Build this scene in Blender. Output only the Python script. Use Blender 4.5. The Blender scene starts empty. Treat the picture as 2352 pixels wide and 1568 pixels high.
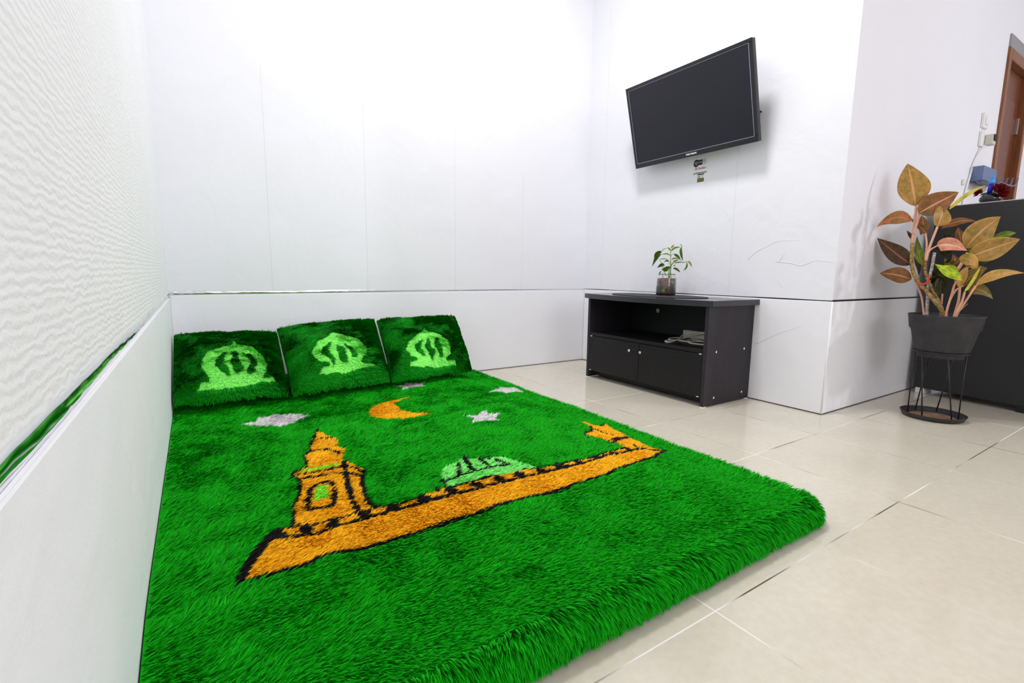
import bpy, bmesh, math, random
import numpy as np
from mathutils import Vector, Matrix

S = bpy.context.scene
COL = S.collection
# ------------------------------------------------------------------ camera
cam_data = bpy.data.cameras.new('camera')
cam = bpy.data.objects.new('camera', cam_data)
COL.objects.link(cam)
cam_data.sensor_fit = 'HORIZONTAL'
cam_data.sensor_width = 36.0
cam_data.lens = 17.0858
cam_data.clip_start = 0.01
_r = Vector((0.8390088, -0.5439926, 0.0116715))
_u = Vector((0.0660965, 0.1231863, 0.9901800))
_f = Vector((0.5400884, 0.8299983, -0.1393104))
cam.matrix_world = Matrix(((_r.x, _u.x, -_f.x, 0.0), (_r.y, _u.y, -_f.y, 0.0),
                           (_r.z, _u.z, -_f.z, 0.594052), (0, 0, 0, 1)))
S.camera = cam
# ------------------------------------------------------------------ world, lights, exposure
w = bpy.data.worlds.new('world'); S.world = w; w.use_nodes = True
w.node_tree.nodes['Background'].inputs[0].default_value = (0.80, 0.82, 0.95, 1)
w.node_tree.nodes['Background'].inputs[1].default_value = 0.3
S.view_settings.view_transform = 'Standard'
S.view_settings.look = 'None'
S.view_settings.gamma = 1.0
S.view_settings.use_curve_mapping = False
S.view_settings.exposure = 0.21
S.cycles.use_denoising = True
S.cycles.max_bounces = 10
S.cycles.diffuse_bounces = 6
S.cycles.transparent_max_bounces = 12

def area(name, loc, target, size, power, col, shape='DISK', sy=None):
    l = bpy.data.lights.new(name, 'AREA')
    l.shape = shape; l.size = size
    if sy: l.size_y = sy
    l.energy = power; l.color = col
    o = bpy.data.objects.new(name, l); COL.objects.link(o)
    o.location = loc
    o.rotation_euler = (Vector(target) - Vector(loc)).to_track_quat('-Z', 'Y').to_euler()
    return o
area('ceiling_lamp_light', (1.20, 1.40, 2.70), (1.20, 1.40, 0), 0.40, 25, (1.0, 0.985, 1.0))
area('far_room_daylight', (4.5, -1.5, 1.55), (2.6, 0.7, 0.7), 0.24, 23, (0.97, 0.95, 1.0))
area('rear_fill_light', (1.0, -2.35, 1.6), (1.2, 1.5, 0.7), 1.6, 21, (0.97, 0.97, 1.0), 'RECTANGLE', 1.3)  # fill light added behind the camera; there is no window in that wall

# ------------------------------------------------------------------ room dimensions
XL, XT, YB, YC, ZB = -0.0973, 2.2486, 2.5500, 0.9853, 0.493
XR, YR, ZCEIL = 5.60, -2.60, 2.80
# ------------------------------------------------------------------ outlines of the plush pattern, pillows and plants (metres, in the room)
ORANGE = [[(0.2851,1.5512),(0.2605,1.4872),(0.2411,1.4372),(0.2304,1.4002),(0.2324,1.3849),(0.2091,1.3519),(0.2031,1.2809),(0.2064,1.273),(0.1844,1.2598),(0.1638,1.2457),(0.1598,1.2129),(0.1691,1.1969),(0.1676,1.1629),(0.1531,1.107),(0.1388,1.0732),(0.1209,0.9786),(0.1567,0.9565),(0.2791,0.9562),(0.2774,0.9879),(0.2823,1.0366),(0.2932,1.0959),(0.3035,1.1389),(0.3084,1.1434),(0.32,1.1749),(0.3146,1.2131),(0.3034,1.244),(0.293,1.2565),(0.2981,1.298),(0.3086,1.3115),(0.3209,1.3526),(0.3026,1.3751),(0.3129,1.4014),(0.3191,1.433),(0.3004,1.4959),(0.2877,1.5374)],[(0.0204,0.8382),(0.0336,0.873),(0.0467,0.8963),(0.067,0.9349),(0.0876,0.9723),(0.12,0.9758),(0.1585,0.9659),(0.2007,0.9613),(0.2465,0.9577),(0.2791,0.9562),(0.3155,0.9481),(0.3881,0.9583),(0.4487,0.9697),(0.5179,0.9736),(0.5827,0.9761),(0.7043,0.9525),(0.7499,0.9418),(0.8522,0.9376),(0.9472,0.9368),(0.9895,0.9438),(1.0554,0.9407),(1.1796,0.9506),(1.1669,0.9425),(1.0084,0.8515),(0.9267,0.845),(0.8248,0.8347),(0.6796,0.8323),(0.6937,0.8288),(0.4949,0.8281),(0.3919,0.8338),(0.3104,0.8298),(0.2102,0.8301),(0.1597,0.8379),(0.1333,0.8307),(0.0701,0.8317)],[(0.9803,0.9347),(0.9942,0.9637),(0.9862,0.9872),(0.986,1.0003),(0.9864,1.0199),(0.9825,1.0495),(0.9719,1.0725),(0.974,1.0898),(0.9919,1.1011),(1.0131,1.1007),(1.0627,1.1554),(1.0447,1.1607),(1.0601,1.2042),(1.0737,1.2333),(1.1072,1.2444),(1.1116,1.2025),(1.1432,1.204),(1.2071,1.2383),(1.1762,1.1679),(1.1695,1.1186),(1.1458,1.0611),(1.1489,1.0254),(1.1348,0.981),(1.1783,0.952)],[(0.6939,1.8092),(0.6456,1.7814),(0.5836,1.7776),(0.5111,1.7319),(0.4755,1.6714),(0.4695,1.6205),(0.4955,1.5778),(0.5541,1.5327),(0.6068,1.5284),(0.6634,1.5423),(0.6465,1.5702),(0.6081,1.5884),(0.5911,1.6489),(0.5947,1.7323),(0.6235,1.7542),(0.666,1.7695)]]
DOME = [[(0.4586,1.0252),(0.4754,1.0579),(0.5033,1.0865),(0.5288,1.0949),(0.5536,1.1046),(0.5737,1.131),(0.581,1.1006),(0.6055,1.0948),(0.6556,1.0748),(0.6754,1.037),(0.6883,0.9981),(0.701,0.9545),(0.5987,0.9663),(0.5781,0.9756),(0.4477,0.9675),(0.4513,1.0072)]]
LIME = [[(0.1972,1.1303),(0.2051,1.1449),(0.2236,1.1365),(0.211,1.0671),(0.1806,1.0684)],[(0.1833,1.2526),(0.2277,1.26),(0.2808,1.2541),(0.2716,1.2392),(0.1885,1.2416)]]
STARS = [[(0.0849,1.7397),(0.1318,1.7402),(0.1399,1.779),(0.1699,1.7816),(0.1905,1.8182),(0.2136,1.7937),(0.2513,1.7865),(0.2552,1.7647),(0.3014,1.7351),(0.246,1.6918),(0.2376,1.6676),(0.2141,1.6625),(0.1917,1.6445),(0.1676,1.681),(0.1339,1.6918)],[(0.6759,1.9989),(0.7241,1.9945),(0.7518,2.0411),(0.7783,2.0081),(0.8357,2.0071),(0.8021,1.9699),(0.7977,1.925),(0.7504,1.9458),(0.6936,1.9207),(0.7167,1.9653)],[(0.7399,1.4599),(0.7798,1.432),(0.8371,1.4801),(0.8266,1.4236),(0.8767,1.4114),(0.8239,1.3826),(0.8223,1.3547),(0.7735,1.3777),(0.7269,1.3661),(0.7607,1.4056)],[(0.9683,1.687),(1.0667,1.7656),(1.1391,1.8719),(1.1918,1.8762),(1.3189,1.8902),(1.2519,1.8438),(1.2079,1.7785),(1.1811,1.8009),(1.0476,1.6724),(1.0528,1.7113)]]
LINES = [([(0.0204,0.8382),(0.07,0.8309),(0.133,0.8294),(0.1594,0.8365),(0.2099,0.8288),(0.3098,0.8284),(0.3912,0.8323),(0.4942,0.8271),(0.6923,0.8271)],0.011),([(0.0204,0.8382),(0.0336,0.873),(0.0467,0.8963),(0.067,0.9349),(0.0872,0.9693)],0.02),([(0.0874,0.9711),(0.0991,0.9705)],0.012),([(0.0705,0.9449),(0.0833,0.9462),(0.1517,0.9294),(0.2076,0.9285),(0.2672,0.9276),(0.3755,0.9276),(0.476,0.9314),(0.5556,0.9304),(0.6843,0.925),(0.7711,0.9236)],0.009),([(0.1185,0.9753),(0.1585,0.9659),(0.2007,0.9613),(0.2479,0.9568),(0.2791,0.9562),(0.3155,0.9481),(0.3881,0.9583)],0.007),([(0.4477,0.9675),(0.5179,0.9736),(0.5781,0.9756)],0.008),([(0.3768,0.9267),(0.4327,0.9354),(0.5083,0.9332),(0.6197,0.9268)],0.006),([(0.311,0.9252),(0.386,0.9339),(0.4641,0.9345),(0.5824,0.9317),(0.6912,0.9239),(0.8131,0.9187),(0.9072,0.9208),(0.9784,0.918),(1.0253,0.923),(1.1098,0.939),(1.1735,0.948)],0.009),([(0.3669,0.8242),(0.5056,0.8338),(0.5697,0.8304),(0.6796,0.8323),(0.8248,0.8347),(0.9267,0.845),(1.0084,0.8515),(1.1702,0.9453)],0.01),([(0.6613,0.966),(0.7499,0.9418),(0.8522,0.9376),(0.9472,0.9368),(0.9879,0.9422)],0.006),([(0.2869,1.5606),(0.2605,1.4872),(0.2411,1.4372),(0.2304,1.4002),(0.2324,1.3849),(0.2091,1.3519),(0.2031,1.2809),(0.2059,1.2698)],0.01),([(0.1844,1.2598),(0.1638,1.2457),(0.1598,1.2129),(0.1691,1.1969),(0.1676,1.1629),(0.1531,1.107),(0.1388,1.0732),(0.1209,0.9786)],0.011),([(0.2506,1.4617),(0.2698,1.4737),(0.3086,1.4535)],0.007),([(0.2163,1.3607),(0.2431,1.3785),(0.2694,1.3696),(0.2875,1.3419),(0.3016,1.3158)],0.008),([(0.1592,1.2312),(0.207,1.227),(0.243,1.2275),(0.2843,1.2291),(0.3047,1.205),(0.3153,1.161)],0.007),([(0.1619,1.2044),(0.2078,1.1941),(0.2504,1.195),(0.277,1.1843),(0.2968,1.1613),(0.3077,1.1406)],0.007),([(0.29,1.2522),(0.2735,1.1701),(0.257,1.0703),(0.2485,1.0057),(0.2478,0.9622)],0.012),([(0.1603,1.0317),(0.1688,1.0714),(0.1831,1.1248),(0.1991,1.1485),(0.2211,1.157),(0.233,1.1407),(0.2298,1.0962),(0.2127,1.0277),(0.2057,1.0238),(0.1824,1.03),(0.1603,1.0317)],0.009),([(0.32,1.1749),(0.3084,1.1434),(0.3035,1.1389),(0.2938,1.0955),(0.2823,1.0366),(0.2774,0.9879),(0.2818,0.9545)],0.009),([(0.5748,1.133),(0.5564,1.0542),(0.5579,1.0244)],0.01),([(0.5396,1.0883),(0.5081,1.0216)],0.008),([(0.6018,1.088),(0.6004,1.0251)],0.008),([(0.6131,1.0915),(0.6261,1.0733)],0.006),([(0.6345,1.0555),(0.6464,1.0138)],0.007),([(0.4526,1.0034),(0.5041,1.0186),(0.5579,1.0244),(0.5989,1.0225),(0.6464,1.0138)],0.008),([(0.4586,1.0252),(0.4511,1.0043),(0.4464,0.973)],0.011),([(0.4227,0.9923),(0.423,0.9548)],0.009),([(1.0777,1.238),(1.0636,1.2016),(1.0663,1.1594),(1.0131,1.1007),(0.9919,1.1011),(0.974,1.0898),(0.9669,1.0728)],0.008),([(0.9709,1.0774),(0.9809,1.0477),(0.9864,1.0199)],0.006),([(0.9896,0.9853),(1.0365,1.0165),(1.1326,1.0656),(1.1533,1.0626)],0.011),([(0.982,0.9988),(1.0301,1.0265),(1.0965,1.0535)],0.007),([(1.0606,0.9734),(1.0253,0.923)],0.008),([(1.1432,1.204),(1.1959,1.2332)],0.008),([(1.0489,1.1217),(1.0515,1.0768),(1.0746,1.0658)],0.005),([(0.9876,0.9993),(0.9957,0.9757),(1.0052,0.9591)],0.007),([(1.1704,0.948),(1.1731,0.9427)],0.014)]
DOTS = [((0.0986,0.9558),0.019),((0.1438,0.9542),0.019),((0.1919,0.9417),0.019),((0.2534,0.9436),0.019),((0.3121,0.9383),0.019),((0.383,0.9415),0.019),((0.4521,0.9488),0.019),((0.519,0.9528),0.019),((0.5789,0.9518),0.019),((0.6323,0.9458),0.019),((0.6944,0.9356),0.019),((0.7527,0.9325),0.019),((0.7531,0.9298),0.014),((0.8132,0.9291),0.014),((0.8762,0.923),0.014),((0.9329,0.9223),0.014),((0.9939,0.9329),0.014)]
PILLOWS = [((-0.1081,2.44,0.314),(0.3085,2.44,0.3022),(0.2772,1.9611,0.135),(-0.0954,1.9689,0.135),[(0.519,0.727),(0.597,0.641),(0.707,0.595),(0.785,0.475),(0.826,0.308),(0.821,0.203),(0.749,0.125),(0.86,0.138),(0.882,0.087),(0.556,0.049),(0.378,0.047),(0.188,0.064),(0.245,0.138),(0.29,0.128),(0.272,0.203),(0.236,0.311),(0.224,0.431),(0.268,0.543),(0.375,0.602),(0.47,0.619)],[[(0.466,0.516),(0.411,0.469),(0.353,0.366),(0.351,0.279),(0.385,0.197),(0.447,0.147),(0.408,0.269),(0.415,0.403)],[(0.52,0.525),(0.564,0.438),(0.576,0.293),(0.555,0.194),(0.526,0.163),(0.492,0.238),(0.491,0.346),(0.503,0.447)],[(0.616,0.491),(0.682,0.437),(0.71,0.291),(0.696,0.19),(0.645,0.156),(0.619,0.165),(0.661,0.268),(0.649,0.382)]],(0,0.014)),((0.2951,2.44,0.3251),(0.7532,2.44,0.3451),(0.6692,1.9682,0.135),(0.2753,1.939,0.135),[(0.469,0.692),(0.599,0.638),(0.722,0.525),(0.779,0.394),(0.765,0.275),(0.693,0.194),(0.737,0.175),(0.816,0.172),(0.84,0.131),(0.487,0.07),(0.213,0.089),(0.258,0.148),(0.351,0.144),(0.291,0.228),(0.222,0.335),(0.226,0.406),(0.278,0.515),(0.394,0.596)],[[(0.407,0.493),(0.349,0.413),(0.335,0.321),(0.411,0.15),(0.4,0.223),(0.377,0.356)],[(0.474,0.438),(0.52,0.356),(0.535,0.185),(0.492,0.194),(0.46,0.316)],[(0.562,0.467),(0.615,0.369),(0.636,0.232),(0.603,0.212),(0.582,0.312)]],(0.012,0.002)),((0.7621,2.44,0.3425),(1.2063,2.44,0.3449),(1.0765,2.0041,0.135),(0.6683,1.9495,0.135),[(0.478,0.657),(0.516,0.569),(0.639,0.512),(0.714,0.406),(0.743,0.275),(0.734,0.184),(0.647,0.11),(0.769,0.118),(0.788,0.049),(0.453,0.041),(0.172,0.085),(0.196,0.134),(0.265,0.134),(0.204,0.196),(0.183,0.313),(0.232,0.432),(0.335,0.503),(0.428,0.547)],[[(0.39,0.419),(0.314,0.356),(0.294,0.252),(0.359,0.159),(0.346,0.241),(0.363,0.331)],[(0.465,0.422),(0.503,0.334),(0.51,0.196),(0.478,0.116),(0.44,0.203),(0.433,0.318)],[(0.579,0.422),(0.628,0.297),(0.604,0.185),(0.546,0.127),(0.576,0.231),(0.566,0.328)]],(0.002,0.0))]
LEAVES = [((2.5967,0.8523,0.8949),(2.5865,0.8711,0.9854),(2.6039,0.9024,1.0798),0.1114,'olive'),((2.571,0.8326,0.8608),(2.5951,0.7819,0.9007),(2.6503,0.7314,0.9436),0.0867,'brown'),((2.6729,0.7627,0.8791),(2.7047,0.7217,0.9366),(2.7681,0.6789,0.9753),0.0258,'yellow'),((2.595,0.8585,0.8367),(2.5414,0.9034,0.8483),(2.5163,0.9579,0.8122),0.0524,'pinkgreen'),((2.6181,0.85,0.6511),(2.5924,0.9063,0.7028),(2.5931,0.9802,0.77),0.0684,'dark'),((2.6105,0.8398,0.5881),(2.5759,0.8908,0.607),(2.5713,0.9459,0.613),0.0691,'brown'),((2.5789,0.7652,0.8038),(2.5859,0.7587,0.8463),(2.6206,0.7644,0.8921),0.0803,'olive'),((2.6777,0.783,0.8019),(2.6962,0.7341,0.8296),(2.7448,0.6885,0.8292),0.0285,'brown'),((2.6429,0.6824,0.7165),(2.6621,0.6496,0.7812),(2.7144,0.6096,0.8394),0.0937,'olive'),((2.5969,0.6609,0.6766),(2.6248,0.5961,0.7128),(2.6822,0.5376,0.7461),0.0806,'olive'),((2.727,0.6394,0.7512),(2.7377,0.6003,0.7678),(2.7766,0.5713,0.7767),0.0332,'green'),((2.5325,0.7452,0.7242),(2.5249,0.6972,0.7234),(2.547,0.6537,0.7013),0.061,'pink'),((2.5426,0.7463,0.6511),(2.5343,0.7004,0.6229),(2.5561,0.6585,0.5859),0.0672,'lime'),((2.5687,0.6502,0.5405),(2.5687,0.631,0.5914),(2.598,0.6186,0.6453),0.0336,'limeyellow'),((2.5958,0.6266,0.5649),(2.6242,0.5795,0.6102),(2.6891,0.512,0.6169),0.0364,'pinkolive'),((2.6184,0.6579,0.547),(2.6248,0.6155,0.5484),(2.6592,0.5841,0.5137),0.0502,'darkolive'),((2.6647,0.6783,0.5632),(2.6709,0.6553,0.6099),(2.71,0.6258,0.6363),0.0708,'darkolive'),((2.6669,0.7464,0.524),(2.6598,0.7535,0.5704),(2.6873,0.7475,0.6131),0.0642,'deep'),((2.6515,0.8414,0.7772),(2.6528,0.8367,0.8195),(2.6787,0.8558,0.8655),0.0484,'brown'),((2.6297,0.8072,0.6471),(2.6184,0.8296,0.7015),(2.6392,0.8487,0.7731),0.0352,'greenlime'),((2.6942,0.7603,0.6866),(2.6936,0.7627,0.7404),(2.7231,0.7685,0.8035),0.0573,'deep'),((2.6544,0.8308,0.6042),(2.6472,0.8382,0.6476),(2.6672,0.8598,0.688),0.0508,'dark'),((2.6874,0.7092,0.7266),(2.68,0.7174,0.7678),(2.7016,0.733,0.8059),0.0351,'brown'),((2.6842,0.6829,0.6772),(2.6943,0.6455,0.6731),(2.7325,0.6195,0.6831),0.0483,'deep'),((2.5802,0.6842,0.6745),(2.5694,0.6474,0.6664),(2.5855,0.6266,0.638),0.0429,'pinkolive'),((2.6765,0.7493,0.6014),(2.6572,0.763,0.6088),(2.6656,0.7893,0.6008),0.0626,'deep'),((2.6257,0.8602,0.7574),(2.6084,0.8667,0.7803),(2.6197,0.8821,0.799),0.0125,'dark'),((2.6914,0.7326,0.6324),(2.6886,0.724,0.6705),(2.7088,0.7447,0.702),0.0471,'brown'),((2.6132,0.6771,0.559),(2.6036,0.6741,0.6018),(2.6275,0.6625,0.6461),0.0425,'pinkolive'),((2.6379,0.8153,0.7788),(2.6285,0.8306,0.8023),(2.6398,0.8844,0.8536),0.035,'brown'),((2.6875,0.7087,0.6399),(2.6717,0.7289,0.6474),(2.6841,0.7596,0.6786),0.0457,'darkolive'),((2.71,0.6641,0.7072),(2.6956,0.698,0.7377),(2.7143,0.7245,0.7775),0.0435,'darkolive'),((2.6659,0.7884,0.7096),(2.6649,0.7728,0.7397),(2.6977,0.7474,0.7552),0.0378,'deep'),((2.6826,0.7269,0.6017),(2.6689,0.7392,0.6398),(2.6902,0.7371,0.6784),0.0403,'deep'),((2.5952,0.6671,0.6456),(2.5825,0.6375,0.6451),(2.5961,0.6257,0.631),0.0362,'olive'),((2.6657,0.7892,0.5695),(2.6613,0.767,0.5778),(2.687,0.7486,0.5665),0.0613,'deep')]
STEMS = [([(2.6335,0.717,0.4376),(2.6182,0.7734,0.5235),(2.6059,0.8185,0.583),(2.5996,0.8417,0.6468),(2.5975,0.8494,0.7402)],0.0105,'cane'),([(2.5975,0.8494,0.7402),(2.5975,0.8496,0.8171),(2.597,0.8512,0.8948)],0.0075,'pinkstem'),([(2.6469,0.7819,0.432),(2.645,0.7889,0.5656),(2.646,0.7853,0.6473),(2.6464,0.7837,0.7011)],0.009,'whitecane'),([(2.6512,0.7281,0.4384),(2.642,0.7619,0.5237),(2.632,0.7989,0.6083),(2.63,0.806,0.6704)],0.0085,'cane'),([(2.644,0.7925,0.4392),(2.64,0.8073,0.5138),(2.6323,0.8359,0.5827)],0.0055,'pinkstem'),([(2.5831,0.8454,0.7777),(2.5856,0.8359,0.8305),(2.5859,0.8349,0.8622)],0.0055,'pinkstem'),([(2.5826,0.7898,0.6652),(2.5842,0.784,0.7217),(2.5885,0.768,0.8046)],0.0065,'pinkstem'),([(2.6201,0.8042,0.6701),(2.6198,0.8055,0.7315),(2.6175,0.8138,0.7815)],0.005,'pinkstem'),([(2.5538,0.7814,0.6681),(2.5559,0.7738,0.7054),(2.5616,0.7526,0.7256)],0.004,'pinkstem'),([(2.615,0.7085,0.4619),(2.617,0.7012,0.5267),(2.6187,0.6949,0.5719),(2.6231,0.679,0.5841)],0.0055,'pinkstem'),([(2.6346,0.7129,0.4801),(2.6389,0.697,0.5417),(2.6448,0.6751,0.5648)],0.005,'pinkstem'),([(2.6121,0.6811,0.4488),(2.6135,0.676,0.5054),(2.6131,0.6775,0.5575)],0.0065,'pinkstem'),([(2.5841,0.6699,0.4507),(2.5871,0.6589,0.4995),(2.5884,0.654,0.5401)],0.006,'pinkstem'),([(2.5945,0.6697,0.4503),(2.6001,0.649,0.5071),(2.6058,0.6281,0.5663)],0.006,'pinkstem'),([(2.6432,0.6811,0.4477),(2.6473,0.6661,0.4752),(2.6501,0.6555,0.4923)],0.0018,'pinkstem'),([(2.619,0.694,0.6277),(2.6216,0.6843,0.6535),(2.6251,0.6713,0.6973)],0.008,'pinkstem'),([(2.668,0.7424,0.4422),(2.6677,0.7437,0.4852),(2.6673,0.7451,0.5279)],0.005,'pinkstem'),([(2.638,0.7004,0.5755),(2.6385,0.6983,0.6093),(2.6392,0.6959,0.6391)],0.0055,'cane'),([(2.6516,0.7647,0.5234),(2.6573,0.7439,0.4854),(2.6616,0.7277,0.4357)],0.007,'cane')]
TIE = [(2.5893,0.8033,0.5654),(2.5946,0.7837,0.5713),(2.5965,0.7769,0.5891),(2.5975,0.773,0.6083)]
JLEAVES = [((2.1196,1.7334,0.7343),(2.1218,1.7229,0.7432),(2.1326,1.7224,0.7532),0.0095),((2.1186,1.7346,0.7204),(2.1101,1.737,0.7317),(2.109,1.7509,0.7368),0.01),((2.1216,1.7309,0.7158),(2.1285,1.7148,0.7339),(2.1543,1.6962,0.7388),0.012),((2.1145,1.7552,0.7325),(2.1008,1.764,0.7277),(2.0996,1.778,0.7095),0.0055),((2.1133,1.7253,0.69),(2.0962,1.7381,0.7037),(2.0811,1.7689,0.697),0.0085),((2.1085,1.7312,0.6669),(2.0914,1.7439,0.6771),(2.0775,1.7733,0.6749),0.0075),((2.1178,1.7356,0.6625),(2.1051,1.743,0.6682),(2.1015,1.76,0.6601),0.0085),((2.0751,1.7558,0.7081),(2.0602,1.766,0.6987),(2.0495,1.7914,0.6349),0.0276),((2.0697,1.7545,0.7125),(2.0549,1.7646,0.7008),(2.0531,1.7792,0.6756),0.0351),((2.1274,1.7239,0.6719),(2.1275,1.716,0.681),(2.1522,1.6987,0.679),0.0085),((2.1214,1.7155,0.6624),(2.1258,1.7024,0.6692),(2.1445,1.6923,0.6752),0.01),((2.1384,1.7263,0.7023),(2.1462,1.7091,0.6929),(2.1647,1.6993,0.6701),0.0155),((2.1533,1.6926,0.7386),(2.1492,1.6897,0.704),(2.1647,1.6836,0.6652),0.0188),((2.1478,1.6992,0.7547),(2.1499,1.689,0.7452),(2.1561,1.6939,0.7273),0.0065),((2.1274,1.7083,0.6532),(2.1359,1.6901,0.6601),(2.1592,1.6746,0.6581),0.009),((2.165,1.6628,0.6627),(2.1614,1.6594,0.635),(2.1572,1.677,0.6166),0.0095),((2.1743,1.6673,0.6652),(2.1789,1.6538,0.6583),(2.1925,1.65,0.6355),0.012),((2.1148,1.7078,0.6275),(2.1223,1.6909,0.6253),(2.1419,1.6797,0.606),0.013),((2.0797,1.7346,0.6409),(2.0657,1.7436,0.6453),(2.0588,1.7646,0.6291),0.02),((2.1012,1.7086,0.6342),(2.0833,1.7223,0.6294),(2.074,1.7461,0.6223),0.0188),((2.0932,1.7183,0.6203),(2.078,1.7287,0.6178),(2.0725,1.7479,0.6246),0.0138),((2.0706,1.7456,0.6153),(2.0628,1.7472,0.606),(2.0649,1.7571,0.5943),0.0095),((2.1392,1.7254,0.6396),(2.1394,1.7173,0.6442),(2.1484,1.719,0.649),0.006)]
JSTEMS = [[(2.1207,1.7321,0.5786),(2.1234,1.7289,0.6254),(2.1217,1.7308,0.6718),(2.1197,1.7333,0.732)],[(2.1101,1.7292,0.5786),(2.1102,1.729,0.6159),(2.1189,1.7186,0.6531),(2.1384,1.695,0.6625),(2.1567,1.6728,0.6603),(2.1663,1.6612,0.665)],[(2.1027,1.7382,0.5854),(2.0945,1.7481,0.6156),(2.086,1.7583,0.6528),(2.0766,1.7696,0.676)],[(2.0914,1.7518,0.5782),(2.091,1.7523,0.6132)],[(2.1186,1.7189,0.5788),(2.1156,1.7225,0.6252),(2.1217,1.7151,0.6531),(2.1299,1.7052,0.6624)],[(2.1133,1.7253,0.69),(2.12,1.7173,0.7039),(2.1243,1.712,0.7016)],[(2.148,1.6833,0.6671),(2.1435,1.6888,0.6763),(2.1375,1.696,0.6855)],[(2.1143,1.7241,0.6623),(2.1089,1.7306,0.653),(2.1165,1.7214,0.6392)]]
# ------------------------------------------------------------------ helpers
rng = np.random.default_rng(7)
random.seed(7)

def tag(o, label=None, cat=None, group=None, kind=None):
    if label: o['label'] = label
    if cat: o['category'] = cat
    if group: o['group'] = group
    if kind: o['kind'] = kind
    return o

def empty(name, loc, label, cat, group=None, rz=0.0):
    o = bpy.data.objects.new(name, None); COL.objects.link(o)
    o.empty_display_size = 0.05
    o.location = loc; o.rotation_euler = (0, 0, rz)
    return tag(o, label, cat, group)

def link(name, me, mats, parent=None, loc=None, local=False, smooth=False):
    """one mesh object; world-space vertices are moved into the parent's frame unless local"""
    if not isinstance(mats, (list, tuple)): mats = [mats]
    for m in mats: me.materials.append(m)
    if smooth: me.polygons.foreach_set('use_smooth', [True] * len(me.polygons))
    o = bpy.data.objects.new(name, me); COL.objects.link(o)
    if parent is not None:
        o.parent = parent
        if not local:
            M = Matrix.LocRotScale(root_loc(parent), parent.rotation_euler, None) if parent.parent is None else \
                Matrix.LocRotScale(root_loc(parent.parent), parent.parent.rotation_euler, None)
            me.transform(M.inverted())
    elif loc is not None:
        me.transform(Matrix.Translation(-Vector(loc))); o.location = loc
    return o

def root_loc(o): return o.location.copy()

def bm_mesh(bm, name='m'):
    me = bpy.data.meshes.new(name); bm.to_mesh(me); bm.free(); return me

def box(bm, x0, x1, y0, y1, z0, z1, bev=0.0, M=None, seg=2):
    vs = [bm.verts.new((x, y, z)) for x in (x0, x1) for y in (y0, y1) for z in (z0, z1)]
    F = [(0, 1, 3, 2), (4, 6, 7, 5), (0, 4, 5, 1), (2, 3, 7, 6), (0, 2, 6, 4), (1, 5, 7, 3)]
    fs = [bm.faces.new([vs[i] for i in f]) for f in F]
    bmesh.ops.recalc_face_normals(bm, faces=fs)
    geom = vs
    if bev > 0:
        es = list({e for f in fs for e in f.edges})
        r = bmesh.ops.bevel(bm, geom=es, offset=bev, segments=seg, profile=0.5, affect='EDGES')
        geom = list({v for f in r['faces'] for v in f.verts} | {v for v in vs if v.is_valid})
    if M is not None:
        for v in geom: v.co = M @ v.co
    return geom

def box_obj(name, dims, mat, parent=None, bev=0.0, M=None, loc=None, smooth=False):
    bm = bmesh.new(); box(bm, *dims, bev=bev, M=M)
    return link(name, bm_mesh(bm), mat, parent, loc=loc, smooth=smooth)

def lathe(bm, prof, c, seg=48, closed=False):
    rings = []
    for r, z in prof:
        if r < 1e-6: rings.append([bm.verts.new((c[0], c[1], c[2] + z))])
        else: rings.append([bm.verts.new((c[0] + r * math.cos(2 * math.pi * k / seg), c[1] + r * math.sin(2 * math.pi * k / seg), c[2] + z)) for k in range(seg)])
    for a, b in zip(rings, rings[1:]):
        for k in range(seg):
            k2 = (k + 1) % seg
            if len(a) == 1 and len(b) == 1: continue
            if len(a) == 1: bm.faces.new((a[0], b[k2], b[k]))
            elif len(b) == 1: bm.faces.new((a[k], a[k2], b[0]))
            else: bm.faces.new((a[k], a[k2], b[k2], b[k]))
    bmesh.ops.recalc_face_normals(bm, faces=bm.faces[:])

def lathe_obj(name, prof, c, mat, parent=None, seg=48, loc=None):
    bm = bmesh.new(); lathe(bm, prof, c, seg)
    me = bm_mesh(bm)
    return link(name, me, mat, parent, loc=loc, smooth=True)

def smooth_path(pts, n=8):
    P = [Vector(p) for p in pts]
    if len(P) < 3: return P
    P = [P[0] * 2 - P[1]] + P + [P[-1] * 2 - P[-2]]
    out = []
    for i in range(1, len(P) - 2):
        for k in range(n):
            t = k / n
            a, b, c, d = P[i - 1], P[i], P[i + 1], P[i + 2]
            out.append(0.5 * ((2 * b) + (c - a) * t + (2 * a - 5 * b + 4 * c - d) * t * t + (3 * b - a - 3 * c + d) * t ** 3))
    out.append(P[-2]); return out

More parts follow.
